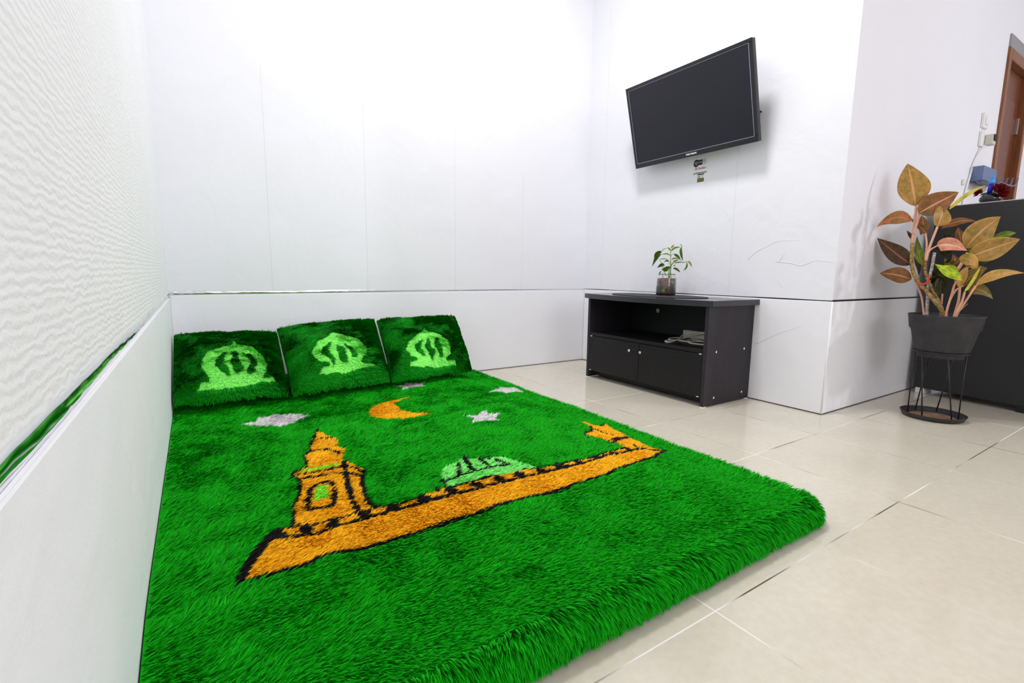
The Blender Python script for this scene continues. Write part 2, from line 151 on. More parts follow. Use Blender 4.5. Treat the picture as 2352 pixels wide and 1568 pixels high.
def tube(bm, pts, r0, r1=None, seg=10, closed=False, cap=True):
    r1 = r0 if r1 is None else r1
    n = len(pts); rings = []
    prevn = None
    for i, p in enumerate(pts):
        if closed: t = pts[(i + 1) % n] - pts[i - 1]
        else: t = pts[min(i + 1, n - 1)] - pts[max(i - 1, 0)]
        t = t.normalized() if t.length > 1e-9 else Vector((0, 0, 1))
        if prevn is None:
            prevn = t.orthogonal().normalized()
        nn = prevn - t * prevn.dot(t)
        nn = nn.normalized() if nn.length > 1e-6 else t.orthogonal().normalized()
        prevn = nn
        b = t.cross(nn)
        r = r0 + (r1 - r0) * i / max(1, n - 1)
        rings.append([bm.verts.new(p + (nn * math.cos(2 * math.pi * k / seg) + b * math.sin(2 * math.pi * k / seg)) * r) for k in range(seg)])
    for i in range(n if closed else n - 1):
        a, b = rings[i], rings[(i + 1) % n]
        for k in range(seg): bm.faces.new((a[k], a[(k + 1) % seg], b[(k + 1) % seg], b[k]))
    if cap and not closed:
        bm.faces.new(rings[0][::-1]); bm.faces.new(rings[-1])

def tube_obj(name, pts, r0, mat, parent=None, r1=None, seg=10, closed=False, n=8, loc=None):
    bm = bmesh.new(); P = smooth_path(pts, n) if len(pts) > 2 and not closed else [Vector(p) for p in pts]
    tube(bm, P, r0, r1, seg, closed)
    return link(name, bm_mesh(bm), mat, parent, loc=loc, smooth=True)

def prism(bm, outline, axis, a0, a1):
    """outline: 2-D points; axis 'x'|'y'|'z' extruded from a0 to a1"""
    def P(q, a):
        return {'x': (a, q[0], q[1]), 'y': (q[0], a, q[1]), 'z': (q[0], q[1], a)}[axis]
    A = [bm.verts.new(P(q, a0)) for q in outline]; B = [bm.verts.new(P(q, a1)) for q in outline]
    n = len(A)
    bm.faces.new(A); bm.faces.new(B[::-1])
    for i in range(n): bm.faces.new((A[i], B[i], B[(i + 1) % n], A[(i + 1) % n]))
    bmesh.ops.recalc_face_normals(bm, faces=bm.faces[:])

def text_obj(name, body, size, M, mat, parent=None, extrude=0.0004, align='CENTER', loc=None, bold=0.0003):
    cu = bpy.data.curves.new('t', 'FONT'); cu.body = body; cu.size = size
    cu.align_x = align; cu.align_y = 'CENTER'; cu.extrude = extrude; cu.offset = bold; cu.resolution_u = 3
    tmp = bpy.data.objects.new('t', cu); COL.objects.link(tmp)
    bpy.context.view_layer.update()
    dg = bpy.context.evaluated_depsgraph_get()
    me = bpy.data.meshes.new_from_object(tmp.evaluated_get(dg))
    bpy.data.objects.remove(tmp); bpy.data.curves.remove(cu)
    me.materials.clear()
    me.transform(M)
    return link(name, me, mat, parent, loc=loc)

# ------------------------------------------------------------------ materials
def lin(c):
    return tuple((v / 12.92 if v <= 0.04045 else ((v + 0.055) / 1.055) ** 2.4) for v in (x / 255 for x in c)) + (1.0,)

def new_mat(name):
    m = bpy.data.materials.new(name); m.use_nodes = True
    nt = m.node_tree
    return m, nt, nt.nodes['Principled BSDF']

def N(nt, t, **kw):
    n = nt.nodes.new(t)
    for k, v in kw.items(): setattr(n, k, v)
    return n

def coords(nt, scale=(1, 1, 1), rot=(0, 0, 0)):
    tc = N(nt, 'ShaderNodeTexCoord'); mp = N(nt, 'ShaderNodeMapping')
    mp.inputs['Scale'].default_value = scale; mp.inputs['Rotation'].default_value = rot
    g = N(nt, 'ShaderNodeNewGeometry')
    nt.links.new(g.outputs['Position'], mp.inputs[0])
    return mp.outputs[0]

def noise(nt, vec, scale, detail=3, rough=0.5, dist=0.0):
    n = N(nt, 'ShaderNodeTexNoise'); n.inputs['Scale'].default_value = scale
    n.inputs['Detail'].default_value = detail; n.inputs['Roughness'].default_value = rough
    n.inputs['Distortion'].default_value = dist
    nt.links.new(vec, n.inputs['Vector']); return n.outputs['Fac']

def ramp(nt, fac, stops):
    r = N(nt, 'ShaderNodeValToRGB'); nt.links.new(fac, r.inputs[0])
    while len(r.color_ramp.elements) < len(stops): r.color_ramp.elements.new(0.5)
    for e, (p, c) in zip(r.color_ramp.elements, stops): e.position = p; e.color = c
    return r.outputs[0]

def bump(nt, bsdf, h, strength, dist=0.01, prev=None):
    b = N(nt, 'ShaderNodeBump'); b.inputs['Strength'].default_value = strength; b.inputs['Distance'].default_value = dist
    nt.links.new(h, b.inputs['Height'])
    if prev is not None: nt.links.new(prev, b.inputs['Normal'])
    nt.links.new(b.outputs[0], bsdf.inputs['Normal']); return b.outputs[0]

def simple(name, col, rough=0.5, metal=0.0, var=0.0, scale=30, spec=0.5, bmp=0.0, bscale=200):
    m, nt, b = new_mat(name)
    c = lin(col)
    b.inputs['Roughness'].default_value = rough; b.inputs['Metallic'].default_value = metal
    b.inputs['Specular IOR Level'].default_value = spec
    b.inputs['Base Color'].default_value = c
    v = coords(nt)
    if var > 0:
        f = noise(nt, v, scale, 4)
        nt.links.new(ramp(nt, f, [(0.3, tuple(x * (1 - var) for x in c[:3]) + (1,)), (0.7, tuple(min(1, x * (1 + var)) for x in c[:3]) + (1,))]), b.inputs['Base Color'])
    if bmp > 0: bump(nt, b, noise(nt, v, bscale, 3), bmp, 0.002)
    return m

def wall_mat(name, col, ripples=0.0, wrinkle=0.18, fine=0.12, axis=(1, 1, 1)):
    m, nt, b = new_mat(name)
    v = coords(nt)
    c = lin(col)
    f = noise(nt, v, 1.6, 4)
    nt.links.new(ramp(nt, f, [(0.3, tuple(x * 0.965 for x in c[:3]) + (1,)), (0.7, c)]), b.inputs['Base Color'])
    b.inputs['Roughness'].default_value = 0.62
    b.inputs['Specular IOR Level'].default_value = 0.25
    big = noise(nt, coords(nt, axis), 4.5, 3, 0.55, 0.6)
    prev = bump(nt, b, big, wrinkle, 0.03)
    prev = bump(nt, b, noise(nt, coords(nt, (230, 230, 230)), 1.0, 3), fine, 0.002, prev)
    if ripples > 0:
        wv = N(nt, 'ShaderNodeTexWave'); wv.wave_type = 'BANDS'; wv.bands_direction = 'Z'
        wv.inputs['Scale'].default_value = 34; wv.inputs['Distortion'].default_value = 5.5
        wv.inputs['Detail'].default_value = 3; wv.inputs['Detail Scale'].default_value = 2.2
        nt.links.new(coords(nt, (1, 0.5, 1)), wv.inputs[0])
        prev = bump(nt, b, wv.outputs['Fac'], ripples, 0.003, prev)
    return m

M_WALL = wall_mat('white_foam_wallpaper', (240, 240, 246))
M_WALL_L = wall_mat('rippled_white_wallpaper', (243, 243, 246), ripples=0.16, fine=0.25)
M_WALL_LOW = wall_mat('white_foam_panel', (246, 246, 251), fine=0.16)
M_CEIL = simple('ceiling_paint', (245, 245, 245), 0.8)
M_GAP_SHADE = simple('painted_gap_shade', (52, 42, 36), 0.8, var=0.3)
M_SEAM = simple('black_seam_tape', (22, 22, 26), 0.4, var=0.3, scale=15)

def floor_mat():
    m, nt, b = new_mat('glossy_cream_tile')
    v = coords(nt)
    f = noise(nt, v, 2.2, 5, 0.6); f2 = noise(nt, v, 55, 4, 0.6)
    c1 = ramp(nt, f, [(0.3, lin((214, 207, 191))), (0.7, lin((226, 219, 203)))])
    c2 = ramp(nt, f2, [(0.35, (0.90, 0.89, 0.86, 1)), (0.65, (1, 1, 1, 1))])
    mx = N(nt, 'ShaderNodeMix', data_type='RGBA', blend_type='MULTIPLY'); mx.inputs[0].default_value = 0.6
    nt.links.new(c1, mx.inputs[6]); nt.links.new(c2, mx.inputs[7])
    # each tile its own slight tone
    sep = N(nt, 'ShaderNodeSeparateXYZ'); nt.links.new(v, sep.inputs[0])
    def cell(sock, o):
        s = N(nt, 'ShaderNodeMath', operation='SUBTRACT'); s.inputs[1].default_value = o; nt.links.new(sock, s.inputs[0])
        d = N(nt, 'ShaderNodeMath', operation='DIVIDE'); d.inputs[1].default_value = 0.4; nt.links.new(s.outputs[0], d.inputs[0])
        return d.outputs[0]
    cx, cy = cell(sep.outputs[0], 0.7425), cell(sep.outputs[1], 0.464)
    def dist(sock):
        fr = N(nt, 'ShaderNodeMath', operation='FRACT'); nt.links.new(sock, fr.inputs[0])
        s = N(nt, 'ShaderNodeMath', operation='SUBTRACT'); s.inputs[1].default_value = 0.5; nt.links.new(fr.outputs[0], s.inputs[0])
        a = N(nt, 'ShaderNodeMath', operation='ABSOLUTE'); nt.links.new(s.outputs[0], a.inputs[0]); return a.outputs[0]
    dm = N(nt, 'ShaderNodeMath', operation='MAXIMUM'); nt.links.new(dist(cx), dm.inputs[0]); nt.links.new(dist(cy), dm.inputs[1])
    g = N(nt, 'ShaderNodeMath', operation='GREATER_THAN'); g.inputs[1].default_value = 0.5 - 0.0038; nt.links.new(dm.outputs[0], g.inputs[0])
    fl = N(nt, 'ShaderNodeCombineXYZ')
    for i, s in enumerate((cx, cy)):
        q = N(nt, 'ShaderNodeMath', operation='FLOOR'); nt.links.new(s, q.inputs[0]); nt.links.new(q.outputs[0], fl.inputs[i])
    wn = N(nt, 'ShaderNodeTexWhiteNoise'); nt.links.new(fl.outputs[0], wn.inputs[0])
    tone = ramp(nt, wn.outputs['Value'], [(0, (0.955, 0.95, 0.935, 1)), (1, (1, 1, 1, 1))])
    mt = N(nt, 'ShaderNodeMix', data_type='RGBA', blend_type='MULTIPLY'); mt.inputs[0].default_value = 1
    nt.links.new(mx.outputs[2], mt.inputs[6]); nt.links.new(tone, mt.inputs[7])
    gr = ramp(nt, noise(nt, v, 3.2, 3), [(0.40, lin((92, 80, 68))), (0.50, lin((200, 192, 180))), (0.58, lin((238, 234, 226)))])
    mg = N(nt, 'ShaderNodeMix', data_type='RGBA'); nt.links.new(g.outputs[0], mg.inputs[0])
    nt.links.new(mt.outputs[2], mg.inputs[6]); nt.links.new(gr, mg.inputs[7])
    nt.links.new(mg.outputs[2], b.inputs['Base Color'])
    rr = N(nt, 'ShaderNodeMapRange'); rr.inputs[3].default_value = 0.13; rr.inputs[4].default_value = 0.7
    nt.links.new(g.outputs[0], rr.inputs[0]); nt.links.new(rr.outputs[0], b.inputs['Roughness'])
    b.inputs['Specular IOR Level'].default_value = 0.5
    inv = N(nt, 'ShaderNodeMath', operation='SUBTRACT'); inv.inputs[0].default_value = 1; nt.links.new(g.outputs[0], inv.inputs[1])
    pv = bump(nt, b, noise(nt, v, 9, 2), 0.02, 0.02)
    bump(nt, b, inv.outputs[0], 0.5, 0.001, pv)
    return m
M_FLOOR = floor_mat()

def foil_mat():
    m, nt, b = new_mat('chrome_foil')
    b.inputs['Base Color'].default_value = (0.75, 0.76, 0.78, 1); b.inputs['Metallic'].default_value = 1.0
    b.inputs['Roughness'].default_value = 0.12
    bump(nt, b, noise(nt, coords(nt, (1, 1, 2)), 9, 2), 0.3, 0.02)
    return m
M_FOIL = foil_mat()

def fur_mat(name, col, rough=0.75, lo=0.62, hi=1.25):
    m, nt, b = new_mat(name)
    a = N(nt, 'ShaderNodeAttribute'); a.attribute_name = 'tone'
    c = lin(col)
    mr = N(nt, 'ShaderNodeMapRange'); mr.inputs[3].default_value = lo; mr.inputs[4].default_value = hi
    nt.links.new(a.outputs['Fac'], mr.inputs[0])
    mx = N(nt, 'ShaderNodeVectorMath', operation='SCALE'); mx.inputs[0].default_value = c[:3]
    nt.links.new(mr.outputs[0], mx.inputs['Scale'])
    nt.links.new(mx.outputs[0], b.inputs['Base Color'])
    b.inputs['Roughness'].default_value = rough
    b.inputs['Specular IOR Level'].default_value = 0.12
    return m

F_GREEN = fur_mat('green_plush', (10, 172, 12))
F_ORANGE = fur_mat('orange_plush', (255, 190, 24))
F_LIME = fur_mat('light_green_plush', (142, 250, 128))
F_YLIME = fur_mat('yellow_green_plush', (155, 250, 62))
F_WHITE = fur_mat('white_plush', (238, 234, 236))
F_BLACK = fur_mat('black_plush', (24, 22, 26))
F_PGREEN = fur_mat('dark_green_plush', (12, 150, 20))
F_PLIME = fur_mat('bright_lime_plush', (150, 255, 116), lo=0.8, hi=1.25)

# ------------------------------------------------------------------ the setting
def struct(name, bm_or_me, mats, **kw):
    me = bm_mesh(bm_or_me) if isinstance(bm_or_me, bmesh.types.BMesh) else bm_or_me
    o = link(name, me, mats, **kw); o['kind'] = 'structure'; return o

TH = 0.10
bm = bmesh.new(); box(bm, XL - TH, XR + TH, YR - TH, YB + TH, -0.06, 0.0); struct('floor', bm, M_FLOOR)
bm = bmesh.new(); box(bm, XL - TH, XR + TH, YR - TH, YB + TH, ZCEIL, ZCEIL + 0.06); struct('ceiling', bm, M_CEIL)
bm = bmesh.new(); box(bm, XL - TH, XL, YR - TH, YB + TH, 0, ZCEIL); struct('wall_left', bm, M_WALL_L)
bm = bmesh.new(); box(bm, XL, XT, YB, YB + TH, 0, ZCEIL); struct('wall_back', bm, M_WALL)
# the block that carries the television: its left face is the television wall
bm = bmesh.new(); box(bm, XT, XT + 0.14, YC, YB + TH, 0, ZCEIL); struct('wall_television', bm, M_WALL)
DX0, DX1, DH = 4.06, 4.60, 2.0
bm = bmesh.new()
box(bm, XT + 0.14, DX0, YC, YC + 0.14, 0, ZCEIL)
box(bm, DX1, XR + TH, YC, YC + 0.14, 0, ZCEIL)
box(bm, DX0, DX1, YC, YC + 0.14, DH, ZCEIL)
struct('wall_side', bm, M_WALL)
bm = bmesh.new(); box(bm, XR, XR + TH, YR, YC, 0, ZCEIL); struct('wall_far_right', bm, M_WALL)
bm = bmesh.new(); box(bm, XL, XR, YR - TH, YR, 0, ZCEIL); struct('wall_front', bm, M_WALL)

# lower foam panels, a few millimetres proud of the wall, rounded top edge
PT = 0.004
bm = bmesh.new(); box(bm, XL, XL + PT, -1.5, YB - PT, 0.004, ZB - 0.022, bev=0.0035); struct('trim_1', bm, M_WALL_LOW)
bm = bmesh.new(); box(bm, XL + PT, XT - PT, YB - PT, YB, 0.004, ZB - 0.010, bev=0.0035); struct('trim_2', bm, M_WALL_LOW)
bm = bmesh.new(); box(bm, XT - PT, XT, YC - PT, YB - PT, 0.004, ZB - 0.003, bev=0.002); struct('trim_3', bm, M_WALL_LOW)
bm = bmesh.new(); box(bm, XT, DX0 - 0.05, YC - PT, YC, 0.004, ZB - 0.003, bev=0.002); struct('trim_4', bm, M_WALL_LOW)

# shiny foil strip showing between upper and lower panels (left wall and most of the back wall)
def strip(name, pts, nrm, mat, wid):
    """half-round strip along pts (x, y, z, half height)"""
    bm = bmesh.new(); rows = []
    n = Vector(nrm)
    for i, (x, y, z, hh) in enumerate(pts):
        row = []
        for k in range(7):
            a = -math.pi / 2 + math.pi * k / 6
            row.append(bm.verts.new(Vector((x, y, z + hh * math.sin(a))) + n * (wid * math.cos(a))))
        rows.append(row)
    for a, b in zip(rows, rows[1:]):
        for k in range(6): bm.faces.new((a[k], a[k + 1], b[k + 1], b[k]))
    bmesh.ops.recalc_face_normals(bm, faces=bm.faces[:])
    return struct(name, bm, mat, smooth=True)
pts = []
for i in range(90):
    y = -1.2 + i * (YB + 1.2) / 89
    pts.append((XL, y, ZB - 0.0105 + 0.001 * math.sin(y * 9), 0.0085 + 0.0010 * math.sin(y * 13 + 1)))
strip('trim_5', pts, (1, 0, 0), M_FOIL, 0.0025)
pts = []
for i in range(60):
    x = XL + i * (XT - XL) / 59
    pts.append((x, YB, ZB - 0.001, 0.0088 - 0.0068 * i / 59))
strip('trim_6', pts, (0, -1, 0), M_FOIL, 0.0022)
pts = [(XT, YB - i * (YB - YC) / 30, ZB, 0.0014 + 0.0012 * max(0, math.sin(i * 0.55)) + 0.0006 * (i > 14)) for i in range(31)]
strip('trim_7', pts, (-1, 0, 0), M_SEAM, 0.0012)
pts = [(XT - PT + i * (DX0 - 0.05 - XT) / 20, YC - 0.001, ZB, 0.0046) for i in range(21)]
strip('trim_8', pts, (0, -1, 0), M_SEAM, 0.0012)
# dark strips paint the shade where the panels stop short of the tiles
bm = bmesh.new()
box(bm, XL + PT, XT - 0.0015, YB - 0.0015, YB - 0.0002, 0.0, 0.0042)
box(bm, XT - 0.0025, XT - 0.0002, YC - 0.0015, YB - 0.0015, 0.0, 0.0042)
box(bm, XT - 0.0002, DX0 - 0.05, YC - 0.0025, YC - 0.0002, 0.0, 0.0042)
struct('baseboard_shade_strip', bm, M_GAP_SHADE)
# soft rounded foam bead running up the outer corner and the faint joints between wallpaper sheets
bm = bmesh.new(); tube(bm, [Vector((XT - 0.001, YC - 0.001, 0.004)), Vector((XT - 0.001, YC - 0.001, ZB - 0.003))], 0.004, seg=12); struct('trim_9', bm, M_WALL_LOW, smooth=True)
M_JOINT = simple('wallpaper_joint', (222, 222, 226), 0.7)
bm = bmesh.new()
for x, z1 in ((0.308, 1.5), (0.759, 2.0), (1.264, 1.9), (1.726, 1.2)):
    box(bm, x - 0.0007, x + 0.0007, YB - 0.0006, YB, ZB + 0.006, z1)
for y in (1.467, 2.387):
    box(bm, XT - 0.0006, XT, y - 0.0007, y + 0.0007, ZB + 0.006, 2.2)
struct('trim_10', bm, M_JOINT)
# creases in the wallpaper to the right of the television
M_CREASE = simple('wallpaper_crease', (222, 222, 225), 0.7)
bm = bmesh.new()
for line, rr in (([(1.375, 0.672), (1.34, 0.705), (1.29, 0.73), (1.242, 0.750), (1.19, 0.753), (1.145, 0.752)], 0.0012), ([(1.224, 0.661), (1.20, 0.70)], 0.0010),
             ([(1.24, 0.660), (1.17, 0.652), (1.126, 0.641), (1.087, 0.656), (1.06, 0.662), (0.99, 0.652)], 0.0014), ([(1.235, 0.585), (1.20, 0.545)], 0.0010),
             ([(1.53, 0.93), (1.48, 0.86)], 0.0009), ([(1.56, 0.76), (1.54, 0.72)], 0.0009), ([(1.30, 0.27), (1.20, 0.33), (1.10, 0.375)], 0.0012)):
    tube(bm, smooth_path([(XT - 0.0002 - (PT if z < ZB else 0), y, z) for y, z in line], 6), rr, rr * 0.4, 6)
struct('trim_11', bm, M_CREASE, smooth=True)

# door far right: dark wood frame, leaf, hinge, grey lintel
def wood_mat(name, c1, c2, rough=0.35, sc=(18, 18, 1.2), dist=2.0):
    m, nt, b = new_mat(name)
    f = noise(nt, coords(nt, sc), 3.0, 5, 0.6, dist)
    nt.links.new(ramp(nt, f, [(0.3, lin(c1)), (0.7, lin(c2))]), b.inputs['Base Color'])
    b.inputs['Roughness'].default_value = rough; b.inputs['Specular IOR Level'].default_value = 0.28
    return m
M_DOOR = wood_mat('brown_door_wood', (96, 52, 34), (128, 74, 48))
M_FRAME = wood_mat('brown_frame_wood', (110, 66, 40), (150, 94, 58))
M_LINTEL = simple('grey_lintel', (150, 148, 150), 0.7)
M_STEEL = simple('satin_steel', (190, 180, 178), 0.3, 0.9)
dr = empty('door_1', (DX0, YC + 0.05, 0), None, None); dr['kind'] = 'structure'
bm = bmesh.new()
box(bm, DX0, DX0 + 0.05, YC - 0.012, YC + 0.13, 0, DH - 0.07, bev=0.004)
box(bm, DX1 - 0.05, DX1, YC - 0.012, YC + 0.13, 0, DH - 0.07, bev=0.004)
box(bm, DX0 + 0.05, DX1 - 0.05, YC - 0.012, YC + 0.13, DH - 0.13, DH - 0.07, bev=0.004)
link('door_frame', bm_mesh(bm), M_FRAME, dr)
bm = bmesh.new()
box(bm, DX0 + 0.052, DX1 - 0.052, YC + 0.03, YC + 0.065, 0.01, DH - 0.132, bev=0.002)
box(bm, DX0 + 0.12, DX1 - 0.16, YC + 0.022, YC + 0.03, 0.25, DH - 0.30, bev=0.004)
link('door_leaf', bm_mesh(bm), M_DOOR, dr)
box_obj('hinge', (DX1 - 0.075, DX1 - 0.049, YC + 0.012, YC + 0.03, 1.52, 1.62), M_STEEL, dr, bev=0.002)
box_obj('lintel', (DX0, DX1, YC - 0.010, YC + 0.10, DH - 0.07, DH), M_LINTEL, dr, bev=0.002)

# ------------------------------------------------------------------ plush: blades of pile grown in the mesh itself
def vnoise(x, y, seed, cell):
    g = np.random.default_rng(seed).random((256, 256))
    u = x / cell + 1000.0; v = y / cell + 1000.0
    i = np.floor(u).astype(int); j = np.floor(v).astype(int)
    a = u - i; b = v - j
    a = a * a * (3 - 2 * a); b = b * b * (3 - 2 * b)
    G = lambda p, q: g[p % 256, q % 256]
    return (G(i, j) * (1 - a) + G(i + 1, j) * a) * (1 - b) + (G(i, j + 1) * (1 - a) + G(i + 1, j + 1) * a) * b

def inpoly(x, y, poly):
    P = np.array(poly); c = np.zeros(len(x), bool)
    x1, y1 = P[:, 0], P[:, 1]; x2, y2 = np.roll(x1, -1), np.roll(y1, -1)
    for a, b, cx, d in zip(x1, y1, x2, y2):
        if b == d: continue
        k = ((b > y) != (d > y)) & (x < (cx - a) * (y - b) / (d - b) + a)
        c ^= k
    return c

def nearline(x, y, pts, wid):
    m = np.zeros(len(x), bool)
    for (a, b), (c, d) in zip(pts, pts[1:]):
        dx, dy = c - a, d - b; L = dx * dx + dy * dy + 1e-12
        t = np.clip(((x - a) * dx + (y - b) * dy) / L, 0, 1)
        m |= np.hypot(x - a - t * dx, y - b - t * dy) < wid / 2
    return m

def normalize(v): return v / (np.linalg.norm(v, axis=1, keepdims=True) + 1e-12)

def blades(root, nrm, comb, length, width, tilt, mat, seed, droop=0.35, clump=None, cl=0.45):
    """pile blades: two quads tapering to a point; returns verts, quads, tris, mats, tone"""
    r = np.random.default_rng(seed); n = len(root)
    d0 = normalize(nrm * np.cos(tilt)[:, None] + comb * np.sin(tilt)[:, None])
    d1 = normalize(d0 + comb * droop)
    tip_off = d0 * (length * 0.5)[:, None] + d1 * (length * 0.5)[:, None]
    mid = root + d0 * (length * 0.5)[:, None]
    tip = root + tip_off
    if clump is not None:
        k = clump.max() + 1
        cnt = np.bincount(clump, minlength=k)[:, None] + 1e-9
        mean = np.stack([np.bincount(clump, tip[:, i], minlength=k) for i in range(3)], 1) / cnt
        tip = tip * (1 - cl) + mean[clump] * cl
        mid = mid * (1 - cl * 0.35) + (mean[clump] - tip_off * 0.5) * cl * 0.35
    side = normalize(np.cross(d0, nrm) + 1e-5)
    ang = (r.random(n) - 0.5) * 1.5
    up = normalize(np.cross(side, d0))
    side = side * np.cos(ang)[:, None] + up * np.sin(ang)[:, None]
    hw = (width * 0.5)[:, None]
    V = np.stack([root - side * hw, root + side * hw, mid + side * hw * 0.85, mid - side * hw * 0.85, tip], 1)
    return V.reshape(-1, 3)

def mesh_np(name, base_v, base_f, base_m, bl_v, bl_m, tone_base, tone_bl):
    """base_f: list of quads (np Nx4)"""
    nb = len(base_v); n = len(bl_v) // 5
    me = bpy.data.meshes.new(name)
    V = np.concatenate([base_v, bl_v]).astype(np.float32)
    q = np.arange(n) * 5 + nb
    quads = np.stack([q, q + 1, q + 2, q + 3], 1); tris = np.stack([q + 3, q + 2, q + 4], 1)
    nq, nt_ = len(base_f) + n, n
    loops = np.concatenate([base_f.reshape(-1), quads.reshape(-1), tris.reshape(-1)]).astype(np.int32)
    me.vertices.add(len(V)); me.vertices.foreach_set('co', V.reshape(-1))
    me.loops.add(len(loops)); me.loops.foreach_set('vertex_index', loops)
    me.polygons.add(nq + nt_)
    start = np.concatenate([np.arange(nq) * 4, nq * 4 + np.arange(nt_) * 3]).astype(np.int32)
    me.polygons.foreach_set('loop_start', start)
    me.polygons.foreach_set('material_index', np.concatenate([base_m, bl_m, bl_m]).astype(np.int32))
    sm = np.zeros(nq + nt_, bool); sm[:len(base_f)] = True
    me.polygons.foreach_set('use_smooth', sm)
    me.update(calc_edges=True); me.validate()
    at = me.attributes.new('tone', 'FLOAT', 'POINT')
    at.data.foreach_set('value', np.concatenate([tone_base, np.repeat(tone_bl, 5)]).astype(np.float32))
    return me

# material slots of the mattress: 0 green 1 orange 2 light green 3 yellow-green 4 white 5 black
def pattern(x, y):
    m = np.zeros(len(x), int)
    for P in ORANGE: m[inpoly(x, y, P)] = 1
    for P in DOME: m[inpoly(x, y, P)] = 2
    for P in LIME: m[inpoly(x, y, P)] = 3
    for P in STARS: m[inpoly(x, y, P)] = 4
    for P, wd in LINES: m[nearline(x, y, P, wd * 0.9)] = 5
    for (a, b), wd in DOTS:
        m[(np.abs(x - a) + np.abs(y - b) * 0.8) < wd * 0.85] = 5
    return m

MX0, MX1, MY0, MY1 = XL + PT + 0.002, 1.226, 0.556, 2.520   # core (flat) rectangle; MX0 lies along the left wall
MR, MH, CR = 0.036, 0.098, 0.022
def mat_z(x, y):
    # the quilt thins out towards its free edges
    sr = np.clip((MX1 - x) / 0.24, 0, 1); sf = np.clip((y - MY0) / 0.30, 0, 1)
    sr = sr * sr * (3 - 2 * sr); sf = sf * sf * (3 - 2 * sf)
    z = 0.056 + (MH - 0.056) * sr * sf - 0.008 * (1 - sr) * (1 - sf)
    z = z + 0.010 * (vnoise(x, y, 3, 0.45) - 0.5) + 0.006 * (vnoise(x, y, 5, 0.16) - 0.5)
    # stitched fold lines across the quilt
    d = (y - (1.44 + 0.22 * (x - 0.4)))
    z -= 0.006 * np.exp(-(d / 0.018) ** 2) * ((x > 0.35) & (x < 1.05))
    return z

